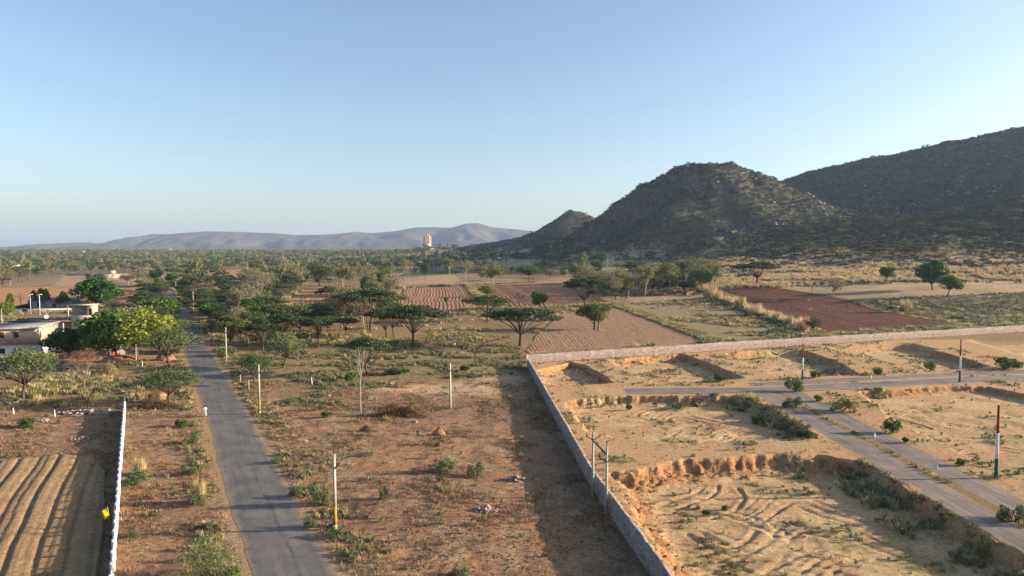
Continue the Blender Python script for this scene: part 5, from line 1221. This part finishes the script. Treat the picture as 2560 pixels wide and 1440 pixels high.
# ------------------------------------------------------------------ heaps and stones
def heap(bx, by, wpx, hpx, nst, mat, name, lab, cat, part='stone', seed=0, stones=(.08, .3), core=None, along=1.0):
    rs = np.random.default_rng(700 + seed); P = hit(bx, by); s = P[1] / FPX; W = wpx * s; Hh_ = hpx * s
    e = empty(name, (P[0], P[1], P[2])); tag(e, lab, cat)
    if core:
        b = MB(); b.lathe([(1.0, -.15), (.82, Hh_ * .3), (.45, Hh_ * .8), (.12, Hh_), (.02, Hh_ * 1.02)], 14, W / 2, W / 2 * .7 * along); me = b.me('core', core, False)
        for v in me.vertices: v.co += Vector(rs.normal(size=3) * W * .03)
        if core is M['ground']:
            a = me.attributes.new('Col', 'FLOAT_COLOR', 'POINT'); a.data.foreach_set('color', np.tile(np.array([.40, .20, .11, 1], np.float32), len(me.vertices)))
        obj('mound', me, e)
    ms = [clod(720 + seed * 3 + k, mat, .7) for k in range(3)]
    for k in range(nst):
        a = rs.uniform(0, 6.28); q = math.sqrt(rs.uniform()) * .5; z = max(0, Hh_ * .9 * (1 - q * 2) * rs.uniform(.3, 1))
        o = obj(part, ms[k % 3], e, (math.cos(a) * q * W, math.sin(a) * q * W * .7 * along, z)); r = rs.uniform(*stones); o.scale = (r, r * rs.uniform(.6, 1), r * rs.uniform(.6, 1)); o.rotation_euler = (rs.uniform(-.5, .5), rs.uniform(-.5, .5), rs.uniform(0, 6))
    return e
heap(1212, 1276, 62, 14, 34, M['pinkrock'], 'stone_heap', 'small heap of pale pinkish stones on the brown ground', 'stones', seed=1, stones=(.08, .28))
heap(1097, 1086, 40, 18, 10, M['rock'], 'earth_mound', 'little reddish mound of earth on the open ground', 'mound', 'clod', 2, (.05, .14), M['ground'])
heap(1288, 1200, 44, 14, 14, M['rock'], 'stone_heap', 'few reddish stones at the edge of the wall shadow', 'stones', seed=3, stones=(.12, .4))
heap(225, 1032, 170, 14, 150, M['pinkrock'], 'rubble_wall', 'low tumbled line of rubble stones ending at the white wall', 'rubble', seed=4, stones=(.15, .5), along=.25)
heap(110, 1055, 36, 12, 30, M['pinkrock'], 'stone_heap', 'pile of broken stones beside green weeds at left', 'stones', seed=5, stones=(.1, .3))
heap(205, 1100, 90, 8, 60, M['pinkrock'], 'stone_heap', 'pale spread of gravel and stones at the head of the tilled sand', 'stones', seed=6, stones=(.06, .2))
heap(170, 925, 60, 22, 60, M['pinkrock'], 'stone_heap', 'pinkish stone pile between thorn tree and reddish bare tree', 'stones', seed=7, stones=(.2, .5))
heap(1042, 1055, 16, 8, 3, M['rock'], 'boulder', 'single dark boulder below the heap of dead brush', 'boulder', 'piece', 8, (.25, .5))
heap(300, 905, 120, 16, 20, M['rock'], 'earth_bank', 'orange earth bank in front of the stone hut', 'mound', 'clod', 9, (.1, .3), M['ground'], .5)
heap(415, 900, 55, 18, 12, M['rock'], 'earth_mound', 'sandy mound with dug hollow right of the pale slim trunk', 'mound', 'clod', 10, (.1, .3), M['ground'])
def brush(bx, by, wpx, hpx, lab, seed, n=2600, mat=None):
    rs = np.random.default_rng(seed); P = hit(bx, by); s = P[1] / FPX; W, Hb = wpx * s, hpx * s
    x = rs.normal(size=n) * W * .22; y = rs.normal(size=n) * W * .08; hh = Hb * (.5 + .8 * vnoise(x * 1.2, y, seed)); z = rs.uniform(0, 1, n) * hh * np.exp(-(y / (W * .12)) ** 2) * np.clip(1.2 - np.abs(x) / W * 1.6, .1, 1)
    V, Q = leafq(np.stack([x, y, z], 1), rs.uniform(.2, .7, n), rs, asp=.10)
    e = obj('brush_heap', mesh_np('brush_heap', V, Q, None, mat or M['dead'], False, rs.uniform(0, 1, n)), None, P); tag(e, lab, 'brush heap'); e['kind'] = 'stuff'
brush(1000, 1042, 130, 34, 'long heap of dark cut thorn brush beside the lopped tree', 1, 6000)
brush(915, 1080, 36, 22, 'small heap of dead grey sticks on the open ground', 2, 500)
brush(395, 1020, 160, 22, 'dark thorn brush piled under the roadside thorn tree', 3, 5000)
brush(940, 938, 90, 12, 'flattened dark brush under the flat acacia', 4, 1500)
brush(265, 935, 60, 30, 'brown haystack-like brush pile in the yellow grass', 5, 3000, M['hay'])
print('objects 1 done')

# ------------------------------------------------------------------ buildings
M['wallgrey'] = mat_plain('stained_plaster', (.40, .345, .275), sc=.8, var=.2, stain=(.25, .22, .19))
M['walllow'] = mat_plain('pale_blue_wash', (.76, .77, .78), sc=1, var=.12)
M['cream'] = mat_plain('cream_plaster', (.46, .39, .30), sc=.8, var=.18, stain=(.36, .31, .26))
M['roofgrey'] = mat_plain('roof_concrete', (.19, .20, .215), sc=.8, var=.2)
M['roofdark'] = mat_plain('dark_roof', (.085, .075, .07), sc=1, var=.3)
M['door'] = mat_plain('dark_red_door', (.10, .03, .025), sc=3)
M['glass'] = mat_plain('dark_opening', (.02, .02, .022), rough=.4)
M['redtrim'] = mat_plain('red_trim', (.40, .12, .09), sc=3)
M['lav'] = mat_plain('lavender_wash', (.34, .29, .36), sc=1, var=.15)
M['tin'] = mat_plain('blue_grey_tin', (.17, .16, .22), sc=2, var=.2)
M['pink'] = mat_plain('pink_stone', (.62, .40, .31), sc=.3, var=.15)
M['black_net'] = mat_plain('black_net', (.012, .012, .014), sc=4)
M['cloth_red'] = mat_plain('red_cloth', (.25, .012, .02), sc=3)
def opening(par, x0, x1, z0, z1, y, face, nm='window', mt='glass', fr='cream', leaf=True):
    """window or door set into a wall face: frame proud of the wall, dark pane behind it. face: 'f' front (-y) or 'r' right (+x)"""
    o = None; t = .09
    def bx(a0, a1, b0, b1, d0, d1, name, mat, p):
        if face == 'f': m = MB().box(a0, a1, y - d1, y - d0, b0, b1)
        else: m = MB().box(y + d0, y + d1, a0, a1, b0, b1)
        return m.build(name, mat, p)
    o = bx(x0, x1, z0, z1, -.02, .012, nm, M[mt], par)
    b = MB()
    for a0, a1, c0, c1 in ((x0 - t, x0, z0 - t, z1 + t), (x1, x1 + t, z0 - t, z1 + t), (x0, x1, z1, z1 + t), (x0, x1, z0 - t, z0)):
        if face == 'f': b.box(a0, a1, y - .06, y + .0, c0, c1)
        else: b.box(y - .0, y + .06, a0, a1, c0, c1)
    b.build('frame', M[fr], o)
    if (z1 - z0) < 1.7: bx(x0 - .15, x1 + .15, z1 + t + .003, z1 + t + .08, .0, .40, 'sunshade', M[fr], o)
    return o
# white two-storey house at the left edge: origin = right front corner
c = at_depth(86, 700, 166); hs = empty('white_house', (c[0], 166, 0), R(15)); tag(hs, 'two-storey house with white lower floor and stained plaster upper floor at left edge', 'house')
MB().box(-17, 0, 0, 14.2, -.5, 3.55).build('lower_wall', M['walllow'], hs); MB().box(-17.9, .9, -1.3, 15, 3.55, 3.72).build('terrace_slab', M['redtrim'], hs)
MB().box(-16.9, -.05, .1, 14.1, 3.72, 7.0).build('upper_wall', M['wallgrey'], hs)
rf = MB().box(-17.3, .35, -.3, 14.5, 7.0, 7.18).build('roof', M['roofgrey'], hs)
b = MB(); b.box(-17.25, .3, -.25, -.05, 7.18, 7.42); b.box(.1, .3, -.04, 14.4, 7.18, 7.48); b.build('parapet', M['wallgrey'], rf)
for x0 in (-4.9, -8.0, -12.5): opening(hs, x0, x0 + 1.1, 4.9, 6.3, .1, 'f', 'window', 'door')
for x0 in (-4.8, -7.9, -12.4): opening(hs, x0, x0 + 1.1, 1.2, 2.3, 0, 'f')
opening(hs, 2.0, 2.9, 4.7, 5.9, -.05, 'r', 'window', 'door'); opening(hs, 11.5, 12.4, 3.8, 5.7, -.05, 'r', 'door', 'glass'); opening(hs, 2.2, 3.0, .9, 2.1, 0, 'r')
for k in range(5): MB().box(-.05, .0, 1.2 + k * 2.4, 1.55 + k * 2.4, 6.45, 6.7).build('vent', M['glass'], hs)
for k in range(9): MB().box(-16.7 + k * 2.05, -16.55 + k * 2.05, -1.2, -1.05, 3.72, 4.55).build('railing_post', M['wallgrey'], hs)
MB().box(-16.7, -.1, -1.16, -1.09, 4.55, 4.62).build('railing', M['redtrim'], hs)
cn = MB().add([(-17.2, -2.6, 6.7), (-7.6, -2.6, 6.7), (-7.6, .0, 7.35), (-17.2, .0, 7.35), (-17.2, -2.6, 6.78), (-7.6, -2.6, 6.78), (-7.6, .0, 7.43), (-17.2, .0, 7.43)], [(3, 2, 1, 0), (4, 5, 6, 7), (0, 1, 5, 4), (1, 2, 6, 5), (2, 3, 7, 6), (3, 0, 4, 7)]).build('canopy', M['white'], hs)
# unfinished grey house behind
c = at_depth(165, 700, 200); h2 = empty('unfinished_house', (c[0], 200, 0), R(12)); tag(h2, 'unfinished grey house with dark veranda and stair tower behind the white house', 'house')
MB().box(-14, 0, 3.0, 11, -.5, 5.2).build('wall', M['cream'], h2)
r2 = MB().box(-15.2, .6, -.6, 11.6, 5.2, 5.5).build('roof', M['roofdark'], h2)
b = MB(); b.box(-15.1, .5, -.5, -.3, 5.5, 5.75); b.box(-15.1, -14.9, -.29, 11.4, 5.5, 5.75); b.build('parapet', M['roofdark'], r2)
for k in range(5): MB().tube((-14 + k * 3.2, .1, -.3), (-14 + k * 3.2, .1, 5.2), .17, .17, 8).build('column', M['white'], h2)
MB().box(-14.6, .2, -.4, 2.99, -.3, .35).build('veranda_floor', M['roofgrey'], h2)
for x0 in (-12.5, -9, -5, -2.2): opening(h2, x0, x0 + 1.2, 1.0, 3.0, 3.0, 'f', 'door', 'glass')
tw2 = MB().box(.65, 6.6, 1.0, 9.5, -.5, 6.8).build('stair_block', M['cream'], h2)
MB().box(4.6, 6.5, 1.6, 5.0, 6.8, 9.8).build('stair_tower', M['cream'], h2); MB().box(-.6, 6.9, 1.2, 5.4, 9.8, 10.0).build('tower_roof', M['cream'], h2)
MB().box(-.5, -.2, 1.4, 1.7, 5.75, 9.8).build('tower_post', M['cream'], h2); MB().box(-.45, 4.55, 4.9, 5.15, 5.8, 9.8).build('tower_back_wall', M['wallgrey'], h2)
opening(h2, 5.1, 6.0, 6.9, 8.9, 1.6, 'f', 'doorway', 'glass'); opening(h2, 2.6, 4.2, 3.2, 5.2, 1.0, 'f', 'window', 'wallgrey')
# dish, bricks and water tank on that roof
P0 = h2.matrix_basis
def loc_on(e, v):
    a = e.rotation_euler[2]; return (e.location[0] + v[0] * math.cos(a) - v[1] * math.sin(a), e.location[1] + v[0] * math.sin(a) + v[1] * math.cos(a), e.location[2] + v[2])
d_ = empty('satellite_dish', loc_on(h2, (-6.3, 2, 5.5)), R(30)); tag(d_, 'white satellite dish on the roof of the unfinished house', 'satellite dish')
MB().tube((0, 0, 0), (0, 0, .9), .04, .04).build('mast', M['iron'], d_)
ds = MB().lathe([(.02, 0), (.25, .03), (.45, .1), (.6, .2), (.585, .215), (.44, .12), (.25, .05), (.02, .02)], 16).build('dish', M['white'], d_, True); ds.location = (0, 0, 1.0); ds.rotation_euler = (R(65), 0, 0)
bp = empty('brick_pile', loc_on(h2, (-3.6, 4, 5.5))); tag(bp, 'pile of red bricks on the roof of the unfinished house', 'bricks')
M['brick'] = mat_plain('red_brick', (.36, .13, .08), sc=5)
bm_ = MB().box(-.24, .24, -.12, .12, 0, .15).me('brick', M['brick'])
for k in range(46):
    lv_ = k // 18; o = obj('brick', bm_, bp, (random.uniform(-1.1, 1.1) * (1 - .3 * lv_), random.uniform(-.5, .5), lv_ * .16)); o.rotation_euler = (random.uniform(-.12, .12), random.uniform(-.12, .12), random.uniform(0, 3.1))
# white signboard-like parapet house part
wb = empty('white_shed', loc_on(h2, (-15.0, -9.0, 0)), R(12)); tag(wb, 'low white-roofed shed between the white house and the unfinished house', 'shed')
MB().box(0, 10, 0, 4.5, -.4, 4.2).build('wall', M['wallgrey'], wb); r_ = MB().add([(-.4, -.5, 4.2), (10.4, -.5, 4.2), (10.4, 5, 5.0), (-.4, 5, 5.0), (-.4, -.5, 4.32), (10.4, -.5, 4.32), (10.4, 5, 5.12), (-.4, 5, 5.12)], [(3, 2, 1, 0), (4, 5, 6, 7), (0, 1, 5, 4), (1, 2, 6, 5), (2, 3, 7, 6), (3, 0, 4, 7)]).build('roof', M['panel'], wb)
MB().box(-.4, 10.4, -.58, -.5, 4.0, 4.34).build('roof_edge', M['redtrim'], r_)
# lavender shed further back with yard wall
P = hit(70, 773); h3 = empty('lavender_shed', (P[0], P[1], 0), R(4)); tag(h3, 'long lavender shed with blue-grey roof behind the columnar evergreens', 'shed')
MB().box(0, 21, 0, 6, -.4, 3.4).build('wall', M['lav'], h3)
nrib = 22
rv = []; 
for k in range(nrib + 1):
    x_ = -.5 + k * 22 / nrib; zz_ = .10 if k % 2 else 0; rv += [(x_, -.7, 3.4 + zz_), (x_, 6.7, 4.7 + zz_)]
rm = mesh_np('roof', rv, [(2 * k, 2 * k + 2, 2 * k + 3, 2 * k + 1) for k in range(nrib)], None, M['tin'], False); ro = obj('roof', rm, h3); ro.modifiers.new('thick', 'SOLIDIFY').thickness = .06
opening(h3, 10.5, 12.0, .3, 2.3, 0, 'f', 'door', 'glass'); opening(h3, 4, 5.2, 1.1, 2.2, 0, 'f')
P = hit(22, 778); yw = empty('yard_wall', (P[0], P[1], 0), R(3)); tag(yw, 'low white yard wall in front of the lavender shed', 'wall')
MB().box(0, 26, 0, .25, -.4, 1.0).build('wall', M['white'], yw); MB().box(-.1, 26.1, -.06, .31, 1.0, 1.1).build('coping', M['cream'], yw)
P = hit(27, 776); nt_o = empty('shade_net', (P[0] , P[1] + .8, 0), R(3)); tag(nt_o, 'black shade net hung between posts left of the lavender shed', 'net')
for k in range(4): MB().tube((k * 2.6, 0, -.3), (k * 2.6, 0, 1.6 + k * .55), .05, .05).build('post', M['iron'], nt_o)
nm_ = mesh_np('net', [(i * .78, .06 * math.sin(i), z_) for i in range(11) for z_ in (.15, 1.55 + i * .165)], [(2 * i, 2 * i + 2, 2 * i + 3, 2 * i + 1) for i in range(10)], None, M['black_net'], False)
obj('net', nm_, nt_o).modifiers.new('thick', 'SOLIDIFY').thickness = .03
P = hit(56, 784); rc = empty('red_cloth', (P[0], P[1], 0)); tag(rc, 'dark red cloth hung over a line by the yard wall', 'cloth')
cm = mesh_np('cloth', [(i * .25, .08 * math.sin(i * 1.3), z_) for i in range(9) for z_ in (.15, .9, 1.7)], [(3 * i + j, 3 * i + 3 + j, 3 * i + 4 + j, 3 * i + 1 + j) for i in range(8) for j in range(2)], None, M['cloth_red'], True)
obj('cloth', cm, rc).modifiers.new('thick', 'SOLIDIFY').thickness = .02
b = MB(); b.tube((-.1, 0, -.2), (-.1, 0, 1.8), .03, .03).tube((2.1, 0, -.2), (2.1, 0, 1.8), .03, .03).tube((-.1, 0, 1.72), (2.1, 0, 1.72), .012, .012); b.build('line', M['iron'], rc)
for bx, lab in ((77, 'tall white lamp post with flat panel head, left of the pair by the shed'), (100, 'tall white lamp post with flat panel head, right of the pair by the shed')):
    P = hit(bx, 788); e = empty('lamp_post', (P[0], P[1], 0)); tag(e, lab, 'lamp post', 'lamp posts by the shed')
    MB().tube((0, 0, -.4), (0, 0, 8.3), .16, .11, 10).build('shaft', M['white'], e); MB().box(-.6, .9, -.5, .5, 8.3, 8.45).build('panel', M['white'], e); MB().box(-.9, -.2, -.15, .15, 7.9, 8.05).build('lamp_head', M['white'], e)
# stone hut, bench and figure
P = hit(232, 893); ht = empty('stone_hut', (P[0], P[1], P[2]), R(6)); tag(ht, 'low dark stone hut with flat slab roof under the yellow-green tree', 'hut')
MB().box(0, 6.3, 0, 4, -.5, 2.7).build('wall', M['stone2'], ht)
hr = MB().add([(-.4, -.5, 2.7), (6.7, -.5, 2.7), (6.7, 4.5, 3.4), (-.4, 4.5, 3.4), (-.4, -.5, 2.9), (6.7, -.5, 2.9), (6.7, 4.5, 3.6), (-.4, 4.5, 3.6)], [(3, 2, 1, 0), (4, 5, 6, 7), (0, 1, 5, 4), (1, 2, 6, 5), (2, 3, 7, 6), (3, 0, 4, 7)]).build('roof', M['roofdark'], ht)
for k in range(5): MB().box(.3 + k * 1.2, .8 + k * 1.2, 3.2, 3.6, 3.3, 3.75).build('roof_stone', M['rock'], ht)
opening(ht, 4.6, 5.6, .1, 2.0, 0, 'f', 'doorway', 'glass', 'roofdark')
P = hit(302, 900); be = empty('stone_bench', (P[0], P[1], P[2]), R(6)); tag(be, 'low pale stone bench beside the hut', 'bench')
MB().box(-1.4, 1.4, -.3, .3, .42, .54).build('seat', M['white'], be)
for sx in (-1.1, 1.1): MB().box(sx - .12, sx + .12, -.25, .25, -.2, .42).build('leg', M['concrete'], be)

# far houses: small blocks with roof, windows and door
def farhouse(px, py, wpx, hpx, Y, lab, mt='white', dome=False, tower=False):
    b0 = at_depth(px, py, Y); z0 = float(T(np.array([b0[0]]), np.array([Y]))[0]); W = wpx * Y / FPX; H = max(3.0, hpx * Y / FPX)
    H = min(max(H, 4.0), 11.0)
    e = empty('far_house', (b0[0], Y, z0), R(random.uniform(-15, 15))); tag(e, lab, 'building', 'houses across the plain')
    D = max(6, W * .6); MB().box(-W / 2, W / 2, 0, D, -1, H).build('wall', M[mt], e); MB().box(-W / 2 - .4, W / 2 + .4, -.4, D + .4, H, H + .35).build('roof', M['roofgrey' if mt != 'pink' else 'pink'], e)
    nw = max(2, int(W / 4)); 
    for k in range(nw):
        xc = -W / 2 + (k + .5) * W / nw; MB().box(xc - .5, xc + .5, -.02, .05, H - 2.2, H - .9).build('window', M['glass'], e)
    MB().box(-.5, .5, -.03, .05, 0, 2.1).build('door', M['door'], e)
    if tower: MB().box(W * .15, W * .4, 1, D * .6, H + .35, H + 3.4).build('roof_room', M[mt], e)
    if dome:
        for dx, rr, hh_ in ((0, W * .17, W * .75), (-W * .33, W * .09, W * .45), (W * .33, W * .09, W * .45)):
            MB().lathe([(rr, H + .3), (rr * 1.05, H + hh_ * .3), (rr * .8, H + hh_ * .55), (rr * .4, H + hh_ * .8), (rr * .08, H + hh_)], 12, ox=dx, oy=D / 2).build('spire', M[mt], e)
    return e
for a in ((25, 668, 36, 14, 900, 'white flat-roofed house cluster block at the left edge of the plain'), (55, 668, 26, 10, 900, 'pinkish low house right of the leftmost white house', 'pink'), (33, 638, 6, 8, 2400, 'tiny white tower-like house on the far left skyline'),
          (65, 637, 9, 6, 2200, 'small ochre house near the far left skyline', 'cream'), (116, 637, 10, 6, 2200, 'small white house left of the long white one on the skyline'), (132, 634, 14, 5, 2300, 'long low white house on the left skyline'),
          (203, 631, 12, 6, 2400, 'white house on the skyline left of the temple'), (255, 632, 7, 5, 2300, 'tiny white house right of the skyline house'), (225, 638, 8, 5, 2000, 'small cream house below the skyline at left', 'cream'),
          (580, 645, 8, 7, 1500, 'small white house beyond the far orange field, left one'), (567, 644, 8, 6, 1500, 'small pinkish house beyond the far orange field', 'pink'), (620, 628, 22, 7, 2600, 'white village block on the skyline beyond the road'),
          (700, 622, 14, 8, 2800, 'white hillside house left of the centre skyline'), (735, 634, 26, 7, 1900, 'long white house glowing left of centre'), (865, 625, 16, 5, 2200, 'low pale house in the wood right of the long white one', 'cream'),
          (810, 621, 40, 5, 2700, 'long sandy ruin on the skyline at centre', 'cream'), (920, 622, 9, 5, 2500, 'tiny white house right of the sandy ruin'), (488, 672, 9, 14, 900, 'cream house gable beside the far road', 'cream')):
    farhouse(*a)
farhouse(424, 626, 10, 5, 2500, 'small white temple with pointed spires on the skyline', dome=True)
farhouse(262, 676, 46, 8, 640, 'low farm building with flat roof at the far tan field', 'wallgrey', tower=True)
farhouse(225, 678, 24, 6, 640, 'small farm shed left of the low farm building', 'tin')
P = hit(165, 690); fw = empty('field_wall', (P[0], P[1], 0), R(4)); tag(fw, 'long pale wall along the far side of the tan field', 'wall')
MB().box(0, 62, 0, .4, -.4, 2.2).build('wall', M['cream'], fw); MB().box(-.1, 62.1, -.06, .46, 2.2, 2.32).build('coping', M['cream'], fw)
# pink fort on its knoll
P = at_depth(1068, 608, 2100); z0 = float(T(np.array([P[0]]), np.array([2100.]))[0]); ft = empty('pink_fort', (P[0], 2100, z0 - 1.5)); tag(ft, 'pink many-towered building on a knoll against the blue hills', 'building')
for k, (dx, wd_, hh_, dy) in enumerate(((-10, 4.0, 26, 4), (-5.5, 5.0, 23, 0), (-.2, 5.4, 31, 2), (5.5, 5.2, 28, 0), (9.0, 3.2, 24, 4))):
    tq_ = MB().box(dx - wd_ / 2, dx + wd_ / 2, dy, dy + 8, -4, hh_).build('tower', M['pink'], ft)
    MB().box(dx - wd_ / 2 - .4, dx + wd_ / 2 + .4, dy - .4, dy + 8.4, hh_, hh_ + .8).build('cornice', M['white'], tq_)
    for zf in range(3, int(hh_) - 2, 4): MB().box(dx - .7, dx + .7, dy - .03, dy + .1, zf, zf + 1.8).build('window', M['glass'], tq_)
MB().box(-11, 11, -1.5, 9, -5, 3.5).build('plinth', M['white'], ft)

# ------------------------------------------------------------------ people
M['skin'] = mat_plain('skin', (.20, .11, .07), var=.05); M['hair'] = mat_plain('hair', (.012, .01, .01)); M['kurta'] = mat_plain('white_cotton', (.80, .79, .77), var=.06, sc=6); M['sari'] = mat_plain('orange_red_cloth', (.55, .09, .03), var=.15, sc=5)
def loft(name, rings, mat, parent, n=12):
    V = []; 
    for (x, y, z, rx, ry) in rings: V += [(x + rx * math.cos(i * 2 * math.pi / n), y + ry * math.sin(i * 2 * math.pi / n), z) for i in range(n)]
    k = len(rings); Q = [(j * n + i, j * n + (i + 1) % n, (j + 1) * n + (i + 1) % n, (j + 1) * n + i) for j in range(k - 1) for i in range(n)]
    V += [(rings[0][0], rings[0][1], rings[0][2]), (rings[-1][0], rings[-1][1], rings[-1][2])]
    Tt = [((i + 1) % n, i, k * n) for i in range(n)] + [((k - 1) * n + i, (k - 1) * n + (i + 1) % n, k * n + 1) for i in range(n)]
    o = obj(name, mesh_np(name, V, Q, Tt, mat, True), parent); return o
def person(P, rz, lab, cloth, long_skirt=False, stride=.16):
    e = empty('person', P, rz); tag(e, lab, 'person')
    # one continuous body grown from a skeleton; the figure looks along +y
    J = [(0, 0, .95), (0, 0, 1.15), (0, 0, 1.38), (0, .01, 1.50), (0, .02, 1.58), (0, .03, 1.68),
         (-.10, 0, .90), (-.10, stride, .50), (-.10, stride * .9, .09), (-.10, stride * .9 + .16, .04), (.10, 0, .90), (.10, -stride * .6, .50), (.10, -stride * 1.3, .12), (.10, -stride * 1.3 + .15, .04),
         (-.19, 0, 1.40), (-.25, -.05, 1.13), (-.27, .06, .90), (-.27, .11, .80), (.19, 0, 1.40), (.25, .04, 1.13), (.24, .16, .95), (.23, .22, .88)]
    Ed = [(0, 1), (1, 2), (2, 3), (3, 4), (4, 5), (0, 6), (6, 7), (7, 8), (8, 9), (0, 10), (10, 11), (11, 12), (12, 13), (2, 14), (14, 15), (15, 16), (16, 17), (2, 18), (18, 19), (19, 20), (20, 21)]
    Rd = [.14, .13, .14, .055, .085, .075, .085, .062, .042, .03, .085, .062, .042, .03, .06, .045, .034, .03, .06, .045, .034, .03]
    # fingers, short chains rooted in the palms
    for h, sx in ((17, -1), (21, 1)):
        x_, y_, z_ = J[h]
        for q, (ox_, ln) in enumerate(((-.025, .07), (-.009, .085), (.009, .08), (.025, .065))):
            J += [(x_ + ox_ * .5, y_ + ox_, z_ - .05), (x_ + ox_ * .5, y_ + ox_ + .015, z_ - .05 - ln)]; Ed += [(h, len(J) - 2), (len(J) - 2, len(J) - 1)]; Rd += [.010, .008]
        J += [(x_ - sx * .015, y_ + .045, z_ - .03), (x_ - sx * .02, y_ + .06, z_ - .07)]; Ed += [(h, len(J) - 2), (len(J) - 2, len(J) - 1)]; Rd += [.012, .009]
    me = bpy.data.meshes.new('body'); me.from_pydata(J, Ed, []); me.materials.append(M['skin']); bo = obj('body', me, e)
    sk = bo.modifiers.new('skin', 'SKIN'); sk.use_smooth_shade = True
    for v, r_ in zip(me.skin_vertices[0].data, Rd): v.radius = (r_, r_)
    me.skin_vertices[0].data[0].use_root = True
    bo.modifiers.new('sub', 'SUBSURF').levels = 1
    hz_ = loft('hair', [(0, .00, 1.60, .095, .085), (0, -.01, 1.66, .105, .10), (0, .005, 1.72, .10, .105), (0, .02, 1.765, .05, .055)], M['hair'], e)
    loft('tunic', [(0, 0, .52 if not long_skirt else .10, .23, .20), (0, 0, .75, .205, .17), (0, 0, .98, .185, .145), (0, 0, 1.15, .18, .14), (0, 0, 1.34, .215, .15), (0, 0, 1.43, .17, .12), (0, 0, 1.49, .075, .07)], cloth, e, 14)
    for sx, yy in ((-1, -.03), (1, .03)): loft('sleeve', [(sx * .27, yy * 1.6, 1.08, .075, .075), (sx * .235, yy, 1.24, .08, .08), (sx * .18, 0, 1.41, .085, .09)], cloth, e, 10)
    if not long_skirt:
        loft('trouser_leg', [(-.10, stride * .9, .13, .085, .09), (-.10, stride, .5, .105, .11), (-.09, 0, .92, .12, .13)], cloth, e, 10); loft('trouser_leg', [(.10, -stride * 1.3, .16, .085, .09), (.10, -stride * .6, .5, .105, .11), (.09, 0, .92, .12, .13)], cloth, e, 10)
    return e
P = hit(513, 1043); P[2] = .05
person(P, math.atan2(_rd[1], _rd[0]) - math.pi / 2, 'person in white tunic and trousers walking away along the left edge of the road', M['kurta'])
P = hit(284, 897); person(P, R(200), 'person in orange-red dress standing beside the stone hut', M['sari'], True, .02)

# ------------------------------------------------------------------ cattle and white birds
M['hide'] = mat_plain('white_hide', (.62, .58, .52), var=.15)
def cow(px, py, rz, lab, s=1.0):
    P = hit(px, py); e = empty('cow', P, rz); tag(e, lab, 'cow', 'cattle on the fallow'); e.scale = (s, s, s)
    J = [(-.75, 0, 1.15), (-.3, 0, 1.12), (.25, 0, 1.1), (.65, 0, 1.2), (.95, 0, 1.32), (1.2, 0, 1.25), (1.45, 0, 1.08)]; Ed = [(i, i + 1) for i in range(6)]; Rd = [.24, .30, .31, .27, .15, .13, .08]
    for y_ in (-.17, .17):
        n = len(J); J += [(-.72, y_, .85), (-.62, y_, .62), (-.80, y_, .36), (-.76, y_, .04), (.55, y_, .8), (.56, y_, .42), (.55, y_, .04)]; Ed += [(0, n), (n, n + 1), (n + 1, n + 2), (n + 2, n + 3), (3, n + 4), (n + 4, n + 5), (n + 5, n + 6)]; Rd += [.14, .09, .06, .055, .11, .065, .055]
        n = len(J); J += [(1.12, y_ * 1.1, 1.36), (1.08, y_ * 1.5, 1.5)]; Ed += [(5, n), (n, n + 1)]; Rd += [.04, .015]
    n = len(J); J += [(-1.0, 0, 1.1), (-1.05, 0, .5)]; Ed += [(0, n), (n, n + 1)]; Rd += [.035, .025]
    me = bpy.data.meshes.new('body'); me.from_pydata(J, Ed, []); me.materials.append(M['hide']); o = obj('body', me, e); o.modifiers.new('skin', 'SKIN').use_smooth_shade = True
    for v, r_ in zip(me.skin_vertices[0].data, Rd): v.radius = (r_, r_)
    me.skin_vertices[0].data[1].use_root = True; o.modifiers.new('sub', 'SUBSURF').levels = 1
cow(1925, 701, R(20), 'white cow, left of the two behind the dark field'); cow(1930, 703, R(160), 'white cow, right of the two behind the dark field', .9)
def egret(px, py, lab):
    P = hit(px, py); P[2] += .2; e = empty('egret', P, random.uniform(0, 6.28)); tag(e, lab, 'bird', 'white birds on the dark field'); e.scale = (1.25,) * 3
    b = MB(); prof_ = [(-.28, .02), (-.2, .06), (-.05, .11), (.1, .10), (.2, .05)]
    for (x0, r0_), (x1, r1_) in zip(prof_[:-1], prof_[1:]): b.tube((x0, 0, .42 + x0 * .3), (x1, 0, .42 + x1 * .3), r0_, r1_, 8)
    b.build('body', M['white'], e, True)
    MB().tube((.18, 0, .47), (.26, 0, .62), .04, .025).tube((.26, 0, .62), (.22, 0, .75), .025, .022).tube((.22, 0, .75), (.28, 0, .84), .022, .035).build('neck', M['white'], e, True)
    MB().tube((.28, 0, .84), (.42, 0, .81), .018, .004, 6).build('bill', M['band'], e)
    for y_ in (-.04, .04): MB().tube((0, y_, .36), (.01, y_, -.05), .012, .01, 5).build('leg', M['iron'], e)
for k, (a, b_) in enumerate(((1912, 757), (1920, 756), (1927, 758), (1935, 757), (1941, 758), (2022, 755), (2028, 777), (2023, 779), (2073, 780), (1906, 759))):
    egret(a, b_, ['white bird in the flock on the dark field, %s from the left' % ('', 'second', 'third', 'fourth', 'fifth', 'sixth')[k] if 0 < k < 5 else '', ''][0] or {0: 'white bird in the flock on the dark field, leftmost but one', 5: 'white bird alone further back on the dark field', 6: 'white bird of the near pair on the dark field, right one', 7: 'white bird of the near pair on the dark field, left one', 8: 'single white bird nearest the wall on the dark field', 9: 'white bird at the very left of the flock on the dark field'}[k])
print('all done', len(bpy.data.objects))
